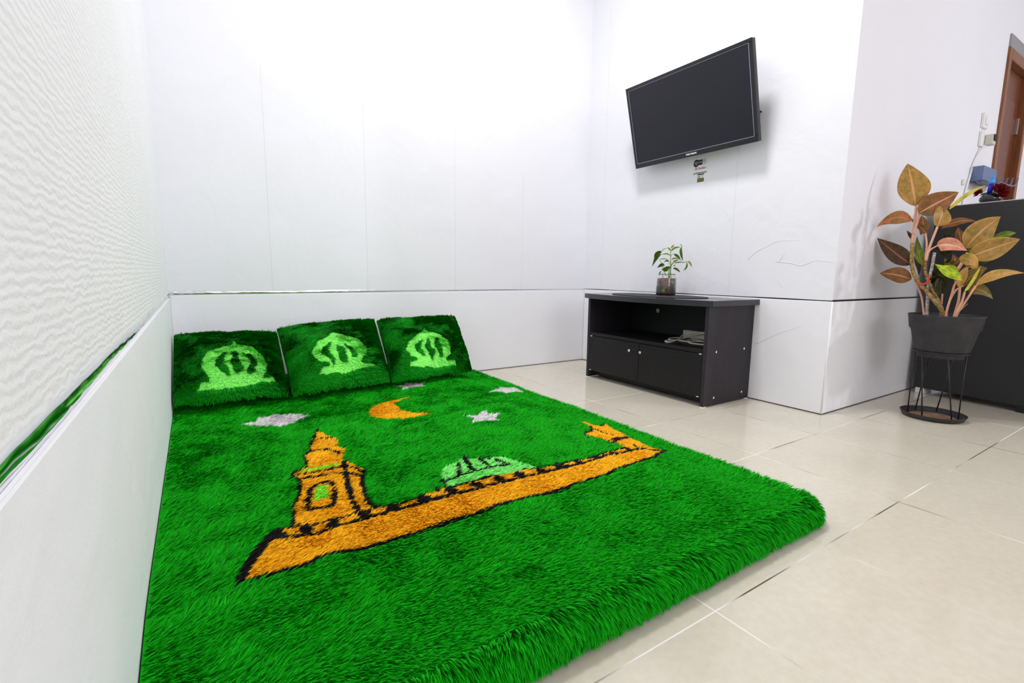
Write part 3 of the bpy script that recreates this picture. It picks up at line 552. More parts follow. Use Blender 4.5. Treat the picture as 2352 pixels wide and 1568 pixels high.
def build_mattress():
    # base: flat core grid + half-round edge along front, corner and right side
    nx, ny = 150, 230
    gx = np.linspace(MX0, MX1, nx); gy = np.linspace(MY0, MY1, ny)
    X, Y = np.meshgrid(gx, gy)
    # round the front right corner of the core
    cxr, cyr = MX1 - CR, MY0 + CR
    inx = np.maximum(X - cxr, 0); iny = np.maximum(cyr - Y, 0)
    d = np.hypot(inx, iny); mk = (inx > 0) & (iny > 0)
    lim = np.maximum(inx, iny) / CR
    sc = np.where(mk, np.maximum(inx, iny) / np.maximum(d, 1e-9), 1)
    X = np.where(mk, cxr + inx * sc, X); Y = np.where(mk, cyr - iny * sc, Y)
    x, y = X.reshape(-1), Y.reshape(-1)
    V = [np.stack([x, y, mat_z(x, y)], 1)]
    idx = np.arange(nx * ny).reshape(ny, nx)
    F = [np.stack([idx[:-1, :-1], idx[:-1, 1:], idx[1:, 1:], idx[1:, :-1]], -1).reshape(-1, 4)]
    # perimeter: front from left to right, corner, right from front to back
    P = [(xx, MY0, 0, -1) for xx in np.linspace(MX0, MX1 - CR, 110)]
    P += [(cxr + CR * math.sin(a), cyr - CR * math.cos(a), math.sin(a), -math.cos(a)) for a in np.linspace(0, math.pi / 2, 14)[1:-1]]
    P += [(MX1, yy, 1, 0) for yy in np.linspace(MY0 + CR, MY1, 170)]
    P = np.array(P)
    na = 9; A = np.linspace(math.pi / 2, -math.pi / 2, na)
    zt = mat_z(P[:, 0], P[:, 1])
    rows = []
    off = nx * ny
    for a in A:
        zc = zt / 2
        rr = MR * math.cos(a)
        pts = np.stack([P[:, 0] + P[:, 2] * rr, P[:, 1] + P[:, 3] * rr, zc + zc * math.sin(a) + 0.001], 1)
        V.append(pts)
    n = len(P)
    for k in range(na - 1):
        r0 = off + k * n; i = np.arange(n - 1)
        F.append(np.stack([r0 + i, r0 + n + i, r0 + n + i + 1, r0 + i + 1], 1))
    V = np.concatenate(V); F = np.concatenate(F)
    fc = V[F].mean(1); fm = pattern(fc[:, 0], fc[:, 1])
    fm[nx * ny - nx - ny + 1:] = 0
    # pile on the top: denser towards the camera
    n_top = 300000
    rx = MX0 + rng.random(n_top * 2) * (MX1 - MX0); ry = MY0 + rng.random(n_top * 2) ** 1.35 * (MY1 - MY0)
    dc = np.hypot(np.maximum(rx - cxr, 0), np.maximum(cyr - ry, 0))
    ok = dc < CR; rx, ry = rx[ok][:n_top], ry[ok][:n_top]
    root = np.stack([rx, ry, mat_z(rx, ry) - 0.001], 1)
    nr = np.tile(np.array([0, 0, 1.0]), (len(rx), 1))
    nr[:, :2] += 0.25 * rng.standard_normal((len(rx), 2))
    nr = normalize(nr)
    ang = -0.25 + 1.0 * (vnoise(rx, ry, 11, 0.3) - 0.5) + 1.8 * (vnoise(rx, ry, 12, 0.05) - 0.5) + 0.35 * rng.standard_normal(len(rx))
    # the pile lies outwards near the front and the right edge
    wf = np.exp(-(ry - MY0) / 0.10)[:, None]; wr = np.exp(-(MX1 - rx) / 0.06)[:, None]
    comb = np.stack([np.cos(ang), np.sin(ang), np.zeros(len(rx))], 1) + wf * np.array([0.25, -1.4, 0]) + wr * np.array([1.3, -0.2, 0])
    comb = normalize(comb)
    m1 = pattern(rx, ry)
    ln = (0.0165 + 0.006 * rng.random(len(rx))) * np.where(m1 == 4, 0.95, np.where(m1 == 5, 0.8, np.where(m1 > 0, 0.64, 1.0)))
    wd = 0.0024 + 0.0016 * rng.random(len(rx))
    tl = np.clip(1.12 + 0.22 * rng.standard_normal(len(rx)), 0.45, 1.42)
    cid = (np.floor((rx + 0.004 * rng.standard_normal(len(rx)) + 1) / 0.011).astype(int) * 400 + np.floor((ry + 0.004 * rng.standard_normal(len(rx)) + 1) / 0.011).astype(int))
    cid = np.unique(cid * 8 + m1, return_inverse=True)[1]
    B = [blades(root, nr, comb, ln, wd, tl, m1, 1, 0.25, cid, 0.42)]
    BM = [m1]
    # pile on the rounded edge, hanging down
    n_e = 46000
    s = rng.random(n_e) ** 1.15 * (n - 1.001); i = s.astype(int); t = (s - i)[:, None]
    Q = P[i] * (1 - t) + P[i + 1] * t
    a = np.pi / 2 - rng.random(n_e) * (np.pi / 2 + 0.95)
    nn = np.stack([Q[:, 2] * np.cos(a), Q[:, 3] * np.cos(a), np.sin(a)], 1)
    zt = mat_z(Q[:, 0], Q[:, 1])
    root = np.stack([Q[:, 0] + Q[:, 2] * MR * np.cos(a), Q[:, 1] + Q[:, 3] * MR * np.cos(a), zt / 2 + zt / 2 * np.sin(a)], 1)
    dn = np.stack([Q[:, 2] * np.sin(a), Q[:, 3] * np.sin(a), -np.cos(a)], 1)
    tang = np.stack([-Q[:, 3], Q[:, 2], np.zeros(n_e)], 1)
    sw = 0.9 * (vnoise(Q[:, 0] + Q[:, 1], a * 0.05, 21, 0.06) - 0.5) + 0.25 * rng.standard_normal(n_e) - 0.15
    comb = normalize(dn + tang * sw[:, None])
    ln = 0.026 + 0.012 * rng.random(n_e)
    # blades near the floor must not go through it
    wd = 0.0026 + 0.0016 * rng.random(n_e)
    tl = np.clip(1.0 + 0.2 * rng.standard_normal(n_e), 0.4, 1.35)
    cid = np.unique(np.floor(s * 1.1).astype(int) * 100 + np.floor(a * 5 + 20).astype(int), return_inverse=True)[1]
    bv = blades(root, normalize(nn), comb, ln, wd, tl, None, 2, 0.5, cid, 0.62)
    bv[:, 2] = np.maximum(bv[:, 2], 0.0015 + 0.002 * rng.random(len(bv)))
    B.append(bv); BM.append(np.zeros(n_e, int))
    B = np.concatenate(B); BM = np.concatenate(BM)
    B[:, 0] = np.maximum(B[:, 0], XL + PT + 0.0008)
    B[:, 1] = np.minimum(B[:, 1], YB - PT - 0.001)
    und = (B[:, 1] > 1.88) & (B[:, 0] < 1.16)
    B[und, 2] = np.minimum(B[und, 2], 0.1195)
    tb = np.clip(0.5 + 0.24 * rng.standard_normal(len(BM)), 0, 1)
    me = mesh_np('mattress', V, F, fm, B, BM, np.full(len(V), 0.15), tb)
    o = link('plush_mattress', me, [F_GREEN, F_ORANGE, F_LIME, F_YLIME, F_WHITE, F_BLACK])
    return tag(o, 'green plush floor mattress with orange mosque, crescent and white stars', 'mattress')
build_mattress()

# ------------------------------------------------------------------ three plush pillows
def build_pillow(data, label, seed):
    TL, TR, BR, BL, outline, cuts, draw_in = [np.array(d) if i < 4 else d for i, d in enumerate(data)]
    TL[0] = max(TL[0], XL + PT + 0.004); BL[0] = max(BL[0], XL + PT + 0.004)
    for A_, B_ in ((TL, TR), (BL, BR)):
        c_ = B_ - A_; A_ += c_ * draw_in[0]; B_ -= c_ * draw_in[1]
    nx, ny = 56, 44
    r = np.random.default_rng(seed)
    axv = (TL + TR - BL - BR) / 2; axu = (TR + BR - TL - BL) / 2
    nz = np.cross(axu, axv); nz /= np.linalg.norm(nz)
    def P(u, v, side):
        # edges drawn in a little between the corners
        uu = u + 0.010 * np.sin(np.pi * v) * (0.5 - u) * 2
        vv = v + 0.022 * np.sin(np.pi * u) * (0.5 - v) * 2
        B = (BL[None] * ((1 - uu) * (1 - vv))[:, None] + BR[None] * (uu * (1 - vv))[:, None] + TR[None] * (uu * vv)[:, None] + TL[None] * ((1 - uu) * vv)[:, None])
        e = np.clip((1 - np.abs(2 * u - 1) ** 2.6) * (1 - np.abs(2 * v - 1) ** 2.6), 0, 1) ** 0.55
        if side > 0:
            h = 0.062 * e * (1.15 - 0.35 * v)
            wr = 0.016 * (vnoise(u + 3 * v * 0.3, v * 1.6, seed, 0.22) - 0.5) + 0.008 * (vnoise(u + v, v - u, seed + 3, 0.09) - 0.5)
            h = h + wr * e
        else:
            h = -0.040 * e
        q = B + nz * h[:, None]
        q[:, 0] = np.maximum(q[:, 0], XL + PT + 0.006); q[:, 1] = np.minimum(q[:, 1], YB - PT - 0.004)
        q[:, 2] = np.maximum(q[:, 2], 0.1215)
        return q
    U, Vv = np.meshgrid(np.linspace(0, 1, nx), np.linspace(0, 1, ny))
    u, v = U.reshape(-1), Vv.reshape(-1)
    V = np.concatenate([P(u, v, 1), P(u, v, -1)])
    idx = np.arange(nx * ny).reshape(ny, nx)
    F1 = np.stack([idx[:-1, :-1], idx[:-1, 1:], idx[1:, 1:], idx[1:, :-1]], -1).reshape(-1, 4)
    F = np.concatenate([F1, F1[:, ::-1] + nx * ny])
    def col(uu, vv):
        m = inpoly(uu, vv, outline).astype(int)
        for c in cuts: m[inpoly(uu, vv, c)] = 0
        return m
    fc = (u[F1].mean(1), v[F1].mean(1))
    fm = np.concatenate([col(*fc), np.zeros(len(F1), int)])
    n = 52000
    pu, pv = r.random(n), r.random(n)
    root = P(pu, pv, 1)
    e = 1e-3
    du = P(np.clip(pu + e, 0, 1), pv, 1) - P(np.clip(pu - e, 0, 1), pv, 1)
    dv = P(pu, np.clip(pv + e, 0, 1), 1) - P(pu, np.clip(pv - e, 0, 1), 1)
    nr = normalize(np.cross(du, dv)); du = normalize(du); dv = normalize(dv)
    ang = -1.1 + 1.7 * (vnoise(pu, pv, seed + 7, 0.3) - 0.5) + 1.6 * (vnoise(pu, pv, seed + 8, 0.08) - 0.5) + 0.3 * r.standard_normal(n)
    comb = normalize(du * np.cos(ang)[:, None] + dv * np.sin(ang)[:, None])
    m1 = col(pu, pv)
    ln = 0.022 + 0.010 * r.random(n); ln = np.where(m1 > 0, ln * 0.6, ln)
    ang = np.where(m1 > 0, -1.0 + 0.5 * (ang + 1.0), ang)
    wd = 0.0032 + 0.0024 * r.random(n)
    tl = np.clip(np.where(m1 > 0, 1.22, 1.12) + 0.2 * r.standard_normal(n), 0.4, 1.42)
    cid = np.unique((np.floor((pu * 0.42 + 0.004 * r.standard_normal(n) + 1) / 0.013).astype(int) * 400 + np.floor((pv * 0.5 + 0.004 * r.standard_normal(n) + 1) / 0.013).astype(int)) * 2 + m1, return_inverse=True)[1]
    B = blades(root, nr, comb, ln, wd, tl, m1, seed, 0.3, cid, 0.45)
    # a short fringe sticking out round the seam
    k = 5000
    s = r.random(k); wch = r.integers(0, 4, k)
    eu = np.where(wch == 0, 0, np.where(wch == 1, 1, s)); ev = np.where(wch == 2, 0, np.where(wch == 3, 1, s))
    root = P(eu, ev, 1)
    out = normalize((eu - 0.5)[:, None] * axu[None] + (ev - 0.5)[:, None] * axv[None])
    out2 = np.where((wch < 2)[:, None], np.sign(eu - 0.5)[:, None] * axu[None] / np.linalg.norm(axu), np.sign(ev - 0.5)[:, None] * axv[None] / np.linalg.norm(axv))
    out = normalize(out2 + 0.35 * r.standard_normal((k, 3)))
    B2 = blades(root, out, normalize(np.cross(out, nz[None].repeat(k, 0)) * r.choice([-1, 1], k)[:, None]), 0.006 + 0.010 * r.random(k), np.full(k, 0.003), np.full(k, 0.6), None, seed + 1)
    B = np.concatenate([B, B2]); BM = np.concatenate([m1, np.zeros(k, int)])
    B[:, 0] = np.maximum(B[:, 0], XL + PT + 0.001); B[:, 1] = np.minimum(B[:, 1], YB - PT - 0.001); B[:, 2] = np.maximum(B[:, 2], 0.1205)
    nzn = np.array(nz)
    for A_, B_, sg in ((BL, TL, 1), (BR, TR, -1)):
        o_ = np.cross(B_ - A_, nzn); o_ /= np.linalg.norm(o_); o_ *= -1.0 if np.dot(o_, axu) * sg > 0 else 1.0
        ex = (B - A_) @ o_; k_ = ex > -0.0025; B[k_] -= o_ * (ex[k_] + 0.0025)[:, None]
    tb = np.clip(0.5 + 0.26 * r.standard_normal(len(BM)), 0, 1)
    me = mesh_np('pillow', V, F, fm, B, BM, np.full(len(V), 0.1), tb)
    o = link('plush_pillow', me, [F_PGREEN, F_PLIME], loc=tuple((BL + BR) / 2))
    return tag(o, label, 'pillow', 'plush pillows leaning on the back wall')
for d, lb, sd in zip(PILLOWS, ('dark green plush pillow with lime dome touching the left wall', 'dark green plush pillow with lime dome, middle of the three pillows',
                               'dark green plush pillow with lime dome, the one nearest the black television stand'), (31, 52, 73)):
    build_pillow(d, lb, sd)

# ------------------------------------------------------------------ television on the wall, leaning forward
M_TV = simple('gloss_black_plastic', (12, 12, 17), 0.2, spec=0.5)
M_SCREEN = simple('dark_screen', (17, 18, 30), 0.42, spec=0.38)
M_TVLINE = simple('bezel_highlight', (150, 150, 172), 0.25, 0.4)
M_WHITE = simple('white_plastic', (236, 236, 234), 0.4)
M_DARKMETAL = simple('black_metal', (26, 26, 28), 0.45, 0.6)
TW, THH = 0.727, 0.421
tv = empty('television', (2.108, 1.682, 1.395), 'flat black television tilted forward on the white wall', 'television')
# local frame: lx along the wall to the viewer's right (-y), ly up the screen, lz out of the screen
ti = math.radians(14.9)
ax = Vector((0, -1, 0)); ay = Vector((-math.sin(ti), 0, math.cos(ti))); az = ax.cross(ay)
MT = Matrix(((ax.x, ay.x, az.x, 2.108), (ax.y, ay.y, az.y, 1.682), (ax.z, ay.z, az.z, 1.395), (0, 0, 0, 1)))
bm = bmesh.new()
hw, hh = TW / 2, THH / 2
box(bm, -hw, hw, -hh, hh, -0.030, -0.0035, bev=0.004, M=MT)
box(bm, -hw * 0.8, hw * 0.8, -hh * 0.75, hh * 0.7, -0.050, -0.026, bev=0.008, M=MT)
link('housing', bm_mesh(bm), M_TV, tv)
bm = bmesh.new()
bt, bs, bb = 0.016, 0.016, 0.024
for d in ((-hw, hw, hh - bt, hh), (-hw, hw, -hh, -hh + bb), (-hw, -hw + bs, -hh + bb, hh - bt), (hw - bs, hw, -hh + bb, hh - bt)):
    box(bm, *d, -0.006, 0.0, bev=0.0018, M=MT)
link('bezel', bm_mesh(bm), M_TV, tv)
bm = bmesh.new()
q = 0.0016
for d in ((-hw + bs, hw - bs, hh - bt - q, hh - bt), (-hw + bs, hw - bs, -hh + bb, -hh + bb + q * 1.6), (-hw + bs, -hw + bs + q, -hh + bb, hh - bt), (hw - bs - q * 1.6, hw - bs, -hh + bb, hh - bt)):
    box(bm, *d, -0.004, -0.0010, M=MT)
link('bezel_edge', bm_mesh(bm), M_TVLINE, tv)
box_obj('screen', (-hw + bs, hw - bs, -hh + bb, hh - bt, -0.006, -0.0032), M_SCREEN, tv, M=MT)
text_obj('lettering', 'POLYTRON', 0.0125, MT @ Matrix.Translation((0.012, -hh + 0.0125, 0.0003)) @ Matrix.Diagonal((0.95, 0.8, 1, 1)), M_WHITE, tv, bold=0.0007)
bm = bmesh.new()
box(bm, 2.238, XT - 0.0005, 1.58, 1.78, 1.33, 1.47, bev=0.002)
box(bm, 2.135, 2.240, 1.62, 1.66, 1.36, 1.42, bev=0.004); box(bm, 2.135, 2.240, 1.70, 1.74, 1.36, 1.42, bev=0.004)
link('wall_bracket', bm_mesh(bm), M_DARKMETAL, tv)

# stickers on the wall below it
def wall_M(y, z, dx=0.0006):   # text plane on the television wall: x right = -y, up = z, out = -x
    return Matrix(((0, 0, -1, XT - dx), (-1, 0, 0, y), (0, 1, 0, z), (0, 0, 0, 1)))
M_PAPER = simple('clear_sticker_film', (236, 237, 236), 0.4)
M_INK = simple('black_ink', (18, 18, 20), 0.5); M_RED = simple('red_ink', (150, 62, 62), 0.5); M_GREY = simple('grey_ink', (160, 160, 164), 0.5)
M_GOLD = simple('gold_ink', (128, 120, 22), 0.45); M_DGOLD = simple('dark_gold_ink', (66, 60, 12), 0.5)
st = empty('wifi_sticker', (XT, 1.672, 1.155), 'small clear sticker with black wireless sign under the television', 'sticker')
box_obj('film', (XT - 0.0004, XT - 0.0001, 1.632, 1.724, 1.112, 1.204), M_PAPER, st)
bm = bmesh.new()
cy, cz = 1.7035, 1.1735
pts = [(cy + 0.0165 * math.cos(a), cz + 0.0190 * math.sin(a)) for a in np.linspace(0, 2 * math.pi, 32)[:-1]]
prism(bm, pts, 'x', XT - 0.0007, XT - 0.0003)
prism(bm, [(1.695, 1.1885), (1.6665, 1.1885), (1.6665, 1.1625), (1.695, 1.1625)], 'x', XT - 0.00075, XT - 0.0003)
prism(bm, [(1.6665, 1.1885), (1.652, 1.1885), (1.647, 1.186), (1.645, 1.181), (1.645, 1.170), (1.647, 1.165), (1.652, 1.1625), (1.6665, 1.1625), (1.6665, 1.1640), (1.6525, 1.1640), (1.6485, 1.166), (1.6465, 1.170), (1.6465, 1.181), (1.6485, 1.185), (1.6525, 1.187), (1.6665, 1.187)], 'x', XT - 0.0007, XT - 0.0003)
link('key_shape', bm_mesh(bm), M_INK, st)
bm = bmesh.new()
for r0, r1 in ((0.0, 0.004), (0.0065, 0.010), (0.0125, 0.016), (0.0185, 0.0215)):
    A = np.linspace(math.pi / 2 - 0.72, math.pi / 2 + 0.72, 9)
    o_ = [(cy - 0.001 + r1 * math.cos(a), cz - 0.0125 + r1 * math.sin(a)) for a in A]
    i_ = [(cy - 0.001 + r0 * math.cos(a), cz - 0.0125 + r0 * math.sin(a)) for a in A[::-1]] if r0 > 0 else [(cy - 0.001, cz - 0.0125)]
    prism(bm, o_ + i_, 'x', XT - 0.0010, XT - 0.0006)
link('signal_arcs', bm_mesh(bm), M_GREY, st)
text_obj('lettering', 'Wi', 0.0165, wall_M(1.6795, 1.1755, 0.0010), M_GREY, st, 0.0001)
text_obj('lettering', 'Fi', 0.0165, wall_M(1.6565, 1.1755, 0.0007), M_INK, st, 0.0001)
text_obj('lettering', 'SSI Paviliun', 0.0150, wall_M(1.6770, 1.1450, 0.0007), M_RED, st, 0.0001)
text_obj('lettering', 'podokgunawan', 0.0130, wall_M(1.6770, 1.1235, 0.0007), M_INK, st, 0.0001)
s2 = empty('gold_sticker', (XT, 1.672, 1.095), 'small white and gold rectangular sticker, lowest on the wall below the television', 'sticker')
box_obj('paper', (XT - 0.0004, XT - 0.0001, 1.652, 1.692, 1.076, 1.117), M_WHITE, s2)
bm = bmesh.new(); box(bm, XT - 0.0007, XT - 0.0003, 1.652, 1.692, 1.076, 1.0955); link('gold_panel', bm_mesh(bm), M_GOLD, s2)
bm = bmesh.new()
for z in (1.0775, 1.0845, 1.0915): box(bm, XT - 0.0009, XT - 0.0006, 1.6525, 1.6915, z, z + 0.0028)
box(bm, XT - 0.0008, XT - 0.0003, 1.652, 1.692, 1.1150, 1.117); box(bm, XT - 0.0008, XT - 0.0003, 1.6905, 1.692, 1.0955, 1.115)
link('dark_lines', bm_mesh(bm), M_DGOLD, s2)
bm = bmesh.new(); prism(bm, [(1.6815 + 0.0048 * math.cos(a), 1.1015 + 0.0048 * math.sin(a)) for a in np.linspace(0, 2 * math.pi, 16)[:-1]], 'x', XT - 0.0008, XT - 0.0003)
prism(bm, [(1.6840, 1.1040), (1.6815, 1.1130), (1.6790, 1.1040)], 'x', XT - 0.0008, XT - 0.0003)
link('emblem', bm_mesh(bm), M_GOLD, s2)
bm = bmesh.new()
for z, a, b_ in ((1.1085, 1.657, 1.673), (1.1045, 1.656, 1.672), (1.1005, 1.658, 1.670)): box(bm, XT - 0.0008, XT - 0.0003, a, b_, z, z + 0.0018)
link('grey_lines', bm_mesh(bm), M_GREY, s2)
# little hook right of the television
hk = tube_obj('wall_hook', [(XT, 1.368, 1.345), (XT - 0.012, 1.368, 1.343), (XT - 0.016, 1.368, 1.333), (XT - 0.010, 1.368, 1.326)], 0.0035, M_DARKMETAL, loc=(XT, 1.368, 1.339))
tag(hk, 'tiny dark hook in the white wall right of the television', 'hook')

# ------------------------------------------------------------------ television stand
M_STAND = wood_mat('black_oak_laminate', (19, 17, 20), (33, 30, 34), 0.45, (3, 30, 30), 1.0)
M_SIDE = wood_mat('black_oak_side', (37, 33, 39), (50, 45, 51), 0.5, (30, 30, 2.5), 1.0)
M_INNER = simple('black_board', (8, 8, 10), 0.6)
M_TOP = simple('black_laminate_top', (24, 25, 32), 0.12, spec=0.6)
M_CHROME = simple('chrome_knob', (225, 225, 230), 0.15, 1.0)
SX0, SX1, SY0, SY1, SZ = 1.8894, 2.240, 1.317, 2.104, 0.484
stand = empty('television_stand', ((SX0 + SX1) / 2, (SY0 + SY1) / 2, 0), 'low black wood television stand with open shelf and two doors', 'television stand')
bm = bmesh.new()
ol = []
ya, yb_ = SY0 - 0.020, SY1 + 0.028
for k in range(25):
    y = ya + (yb_ - ya) * k / 24
    s = (2 * k / 24 - 1)
    ol.append((SX0 - 0.004 - 0.062 * (1 - s * s), y))
ol += [(SX1 + 0.004, yb_), (SX1 + 0.004, ya)]
prism(bm, ol, 'z', SZ - 0.026, SZ)
bmesh.ops.bevel(bm, geom=[e for e in bm.edges if abs(e.verts[0].co.z - e.verts[1].co.z) < 1e-6], offset=0.0012, segments=1, affect='EDGES')
link('top_board', bm_mesh(bm), M_TOP, stand)
for a in (SY0, SY1 - 0.018):
    box_obj('side_panel', (SX0, SX1, a, a + 0.018, 0.004, SZ - 0.026), M_SIDE, stand, bev=0.0008)
box_obj('back_panel', (SX1 - 0.010, SX1 - 0.004, SY0 + 0.018, SY1 - 0.018, 0.03, SZ - 0.026), M_INNER, stand)
box_obj('shelf', (SX0 + 0.004, SX1 - 0.010, SY0 + 0.018, SY1 - 0.018, 0.246, 0.264), M_STAND, stand, bev=0.0008)
box_obj('bottom_board', (SX0 + 0.012, SX1 - 0.010, SY0 + 0.018, SY1 - 0.018, 0.040, 0.055), M_INNER, stand)
box_obj('plinth', (SX0 + 0.05, SX0 + 0.064, SY0 + 0.018, SY1 - 0.018, 0.012, 0.040), M_INNER, stand)
ym = 1.709
for a, b_, ky in ((ym + 0.0012, SY1 - 0.020, 1.7607), (SY0 + 0.020, ym - 0.0012, 1.6659 + 0.02)):
    d = box_obj('door', (SX0 + 0.001, SX0 + 0.015, a, b_, 0.046, 0.243), M_STAND, stand, bev=0.001)
    bm = bmesh.new()
    prof = [(0, 0.022), (0.0055, 0.022), (0.0075, 0.020), (0.0075, 0.016), (0.004, 0.012), (0.0035, 0.004), (0.005, 0.0), (0, 0)]
    lathe(bm, prof, (0, 0, 0), 20)
    me = bm_mesh(bm); me.transform(Matrix.Translation((SX0 + 0.001, ky, 0.2025)) @ Matrix.Rotation(-math.pi / 2, 4, 'Y'))
    link('knob', me, M_CHROME, d, smooth=True)
    hy = (b_ - 0.012) if ky > 1.7 else (a + 0.012)
    for hz in (0.0445, 0.241): box_obj('hinge_pin', (SX0 - 0.0005, SX0 + 0.006, hy - 0.006, hy + 0.006, hz, hz + 0.0035), M_WHITE, d)
for x, z in ((1.961, 0.251), (2.178, 0.251), (2.183, 0.039), (1.965, 0.038)):
    bm = bmesh.new(); lathe(bm, [(0, 0.0016), (0.004, 0.0014), (0.0055, 0), (0, 0)], (0, 0, 0), 16)
    me = bm_mesh(bm); me.transform(Matrix.Translation((x, SY0, z)) @ Matrix.Rotation(math.pi / 2, 4, 'X'))
    link('screw_cap', me, M_WHITE, stand, smooth=True)
for x in (SX0 + 0.012, SX1 - 0.012):
    for y in (SY0 + 0.009, SY1 - 0.009):
        box_obj('foot', (x - 0.012, x + 0.012, y - 0.008, y + 0.008, 0, 0.004), M_WHITE, stand)
bm = bmesh.new(); lathe(bm, [(0, 0.001), (0.011, 0.001), (0.0125, 0)], (0, 0, 0), 24)
me = bm_mesh(bm); me.transform(Matrix.Translation((SX1 - 0.0102, 1.890, 0.390)) @ Matrix.Rotation(-math.pi / 2, 4, 'Y'))
link('cable_hole_disc', me, simple('lit_hole_tone', (200, 204, 190), 0.5), stand, smooth=True)  # pale disc painted as the lit wall seen through the cable hole

# oval woven mat on top
def woven():
    m, nt, b = new_mat('black_woven_mat')
    ck = N(nt, 'ShaderNodeTexChecker'); ck.inputs['Scale'].default_value = 260
    ck.inputs[1].default_value = lin((46, 42, 48)); ck.inputs[2].default_value = lin((22, 20, 24))
    nt.links.new(coords(nt), ck.inputs[0]); nt.links.new(ck.outputs[0], b.inputs['Base Color'])
    b.inputs['Roughness'].default_value = 0.65; bump(nt, b, ck.outputs[1], 0.5, 0.001); return m
bm = bmesh.new()
prism(bm, [(2.035 + 0.165 * math.cos(a), 1.735 + 0.285 * math.sin(a)) for a in np.linspace(0, 2 * math.pi, 65)[:-1]], 'z', SZ + 0.0002, SZ + 0.003)
pm = link('placemat', bm_mesh(bm), woven(), loc=(2.035, 1.735, SZ))
tag(pm, 'oval dark woven placemat on top of the black television stand', 'placemat')

# glass jar of coloured water beads, with a plant standing in it
def glass_mat():
    m, nt, b = new_mat('clear_glass')
    b.inputs['Transmission Weight'].default_value = 1.0; b.inputs['Roughness'].default_value = 0.02; b.inputs['IOR'].default_value = 1.45
    out = nt.nodes['Material Output']
    b.inputs['Base Color'].default_value = (0.97, 0.98, 0.97, 1)
    return m
def bead_mat():
    m, nt, b = new_mat('coloured_water_beads')
    vo = N(nt, 'ShaderNodeTexVoronoi'); vo.inputs['Scale'].default_value = 62
    nt.links.new(coords(nt), vo.inputs['Vector'])
    sp = N(nt, 'ShaderNodeSeparateColor'); nt.links.new(vo.outputs['Color'], sp.inputs[0])
    c = ramp(nt, sp.outputs[0], [(0.0, lin((70, 36, 30))), (0.22, lin((128, 62, 42))), (0.4, lin((92, 84, 48))), (0.55, lin((140, 92, 52))), (0.7, lin((60, 62, 66))), (0.82, lin((150, 160, 70))), (0.92, lin((62, 84, 108)))])
    for e in c.node.color_ramp.elements: pass
    c.node.color_ramp.interpolation = 'EASE'
    f = ramp(nt, noise(nt, coords(nt), 24, 2), [(0.35, (0.35, 0.33, 0.33, 1)), (0.6, (1, 1, 1, 1))])
    mx = N(nt, 'ShaderNodeMix', data_type='RGBA', blend_type='MULTIPLY'); mx.inputs[0].default_value = 1
    nt.links.new(c, mx.inputs[6]); nt.links.new(f, mx.inputs[7]); nt.links.new(mx.outputs[2], b.inputs['Base Color'])
    b.inputs['Roughness'].default_value = 0.25; return m
JC = (2.112, 1.743, SZ + 0.003)
jar = empty('glass_jar', JC, 'clear glass jar filled with coloured beads on the placemat', 'jar')
lathe_obj('glass', [(0, 0.0005), (0.046, 0.0005), (0.0505, 0.004), (0.0508, 0.012), (0.0508, 0.088), (0.048, 0.097), (0.0435, 0.101), (0.0425, 0.108), (0.0435, 0.112),
                    (0.0415, 0.112), (0.0408, 0.106), (0.0415, 0.100), (0.046, 0.096), (0.0488, 0.088), (0.0488, 0.012), (0.046, 0.005), (0, 0.004)], JC, glass_mat(), jar)
# filling stands just proud of the inner wall so the beads read through the glass
lathe_obj('bead_filling', [(0, 0.0052), (0.045, 0.0062), (0.0482, 0.014), (0.0482, 0.085), (0.044, 0.090), (0, 0.091)], JC, bead_mat(), jar)

M_SPRIG = simple('young_leaf', (150, 182, 78), 0.4, var=0.35, scale=40)
M_SPRIG_D = simple('dark_leaf', (92, 130, 30), 0.4, var=0.35, scale=40)
M_SPRIG_ST = simple('green_stem', (120, 150, 62), 0.5, var=0.2)

def leaf_mesh(base, mid, tip, wid, view, roll=0.0, fold=0.18, n=14, m=8, curl=0.0, shape=0.8, seed=0):
    b, t = Vector(base), Vector(tip); c = Vector(mid) * 2 - (b + t) * 0.5
    vd = Vector(view).normalized()
    rr = random.Random(seed)
    bm = bmesh.new(); rows = []; uvs = {}
    for i in range(n + 1):
        s = i / n
        p = b * (1 - s) ** 2 + c * 2 * s * (1 - s) + t * s * s
        tg = ((c - b) * (1 - s) + (t - c) * s).normalized()
        sd = tg.cross(vd)
        sd = sd.normalized() if sd.length > 1e-6 else tg.orthogonal().normalized()
        nn = sd.cross(tg)
        a = roll + 0.35 * math.sin(s * 2.2 + seed)
        sd2 = sd * math.cos(a) + nn * math.sin(a); nn2 = nn * math.cos(a) - sd * math.sin(a)
        hwid = 0.5 * wid * max(0.0, math.sin(math.pi * min(1, s ** shape))) ** 0.92
        row = []
        for k in range(m + 1):
            u = 2 * k / m - 1
            wob = 0.05 * hwid * math.sin(9 * s + 5 * u + seed)
            v = bm.verts.new(p + sd2 * (hwid * u) + nn2 * (-fold * hwid * abs(u) ** 1.3 + wob * abs(u) + curl * u * u * hwid))
            uvs[v] = (u * 0.5 + 0.5, s); row.append(v)
        rows.append(row)
    lay = bm.loops.layers.uv.new('leaf')
    for a_, b_ in zip(rows, rows[1:]):
        for k in range(m):
            try: f = bm.faces.new((a_[k], a_[k + 1], b_[k + 1], b_[k]))
            except ValueError: continue
            for l in f.loops: l[lay].uv = uvs[l.vert]
    # a millimetre of thickness
    bmesh.ops.solidify(bm, geom=bm.faces[:], thickness=0.0007)
    return bm_mesh(bm)

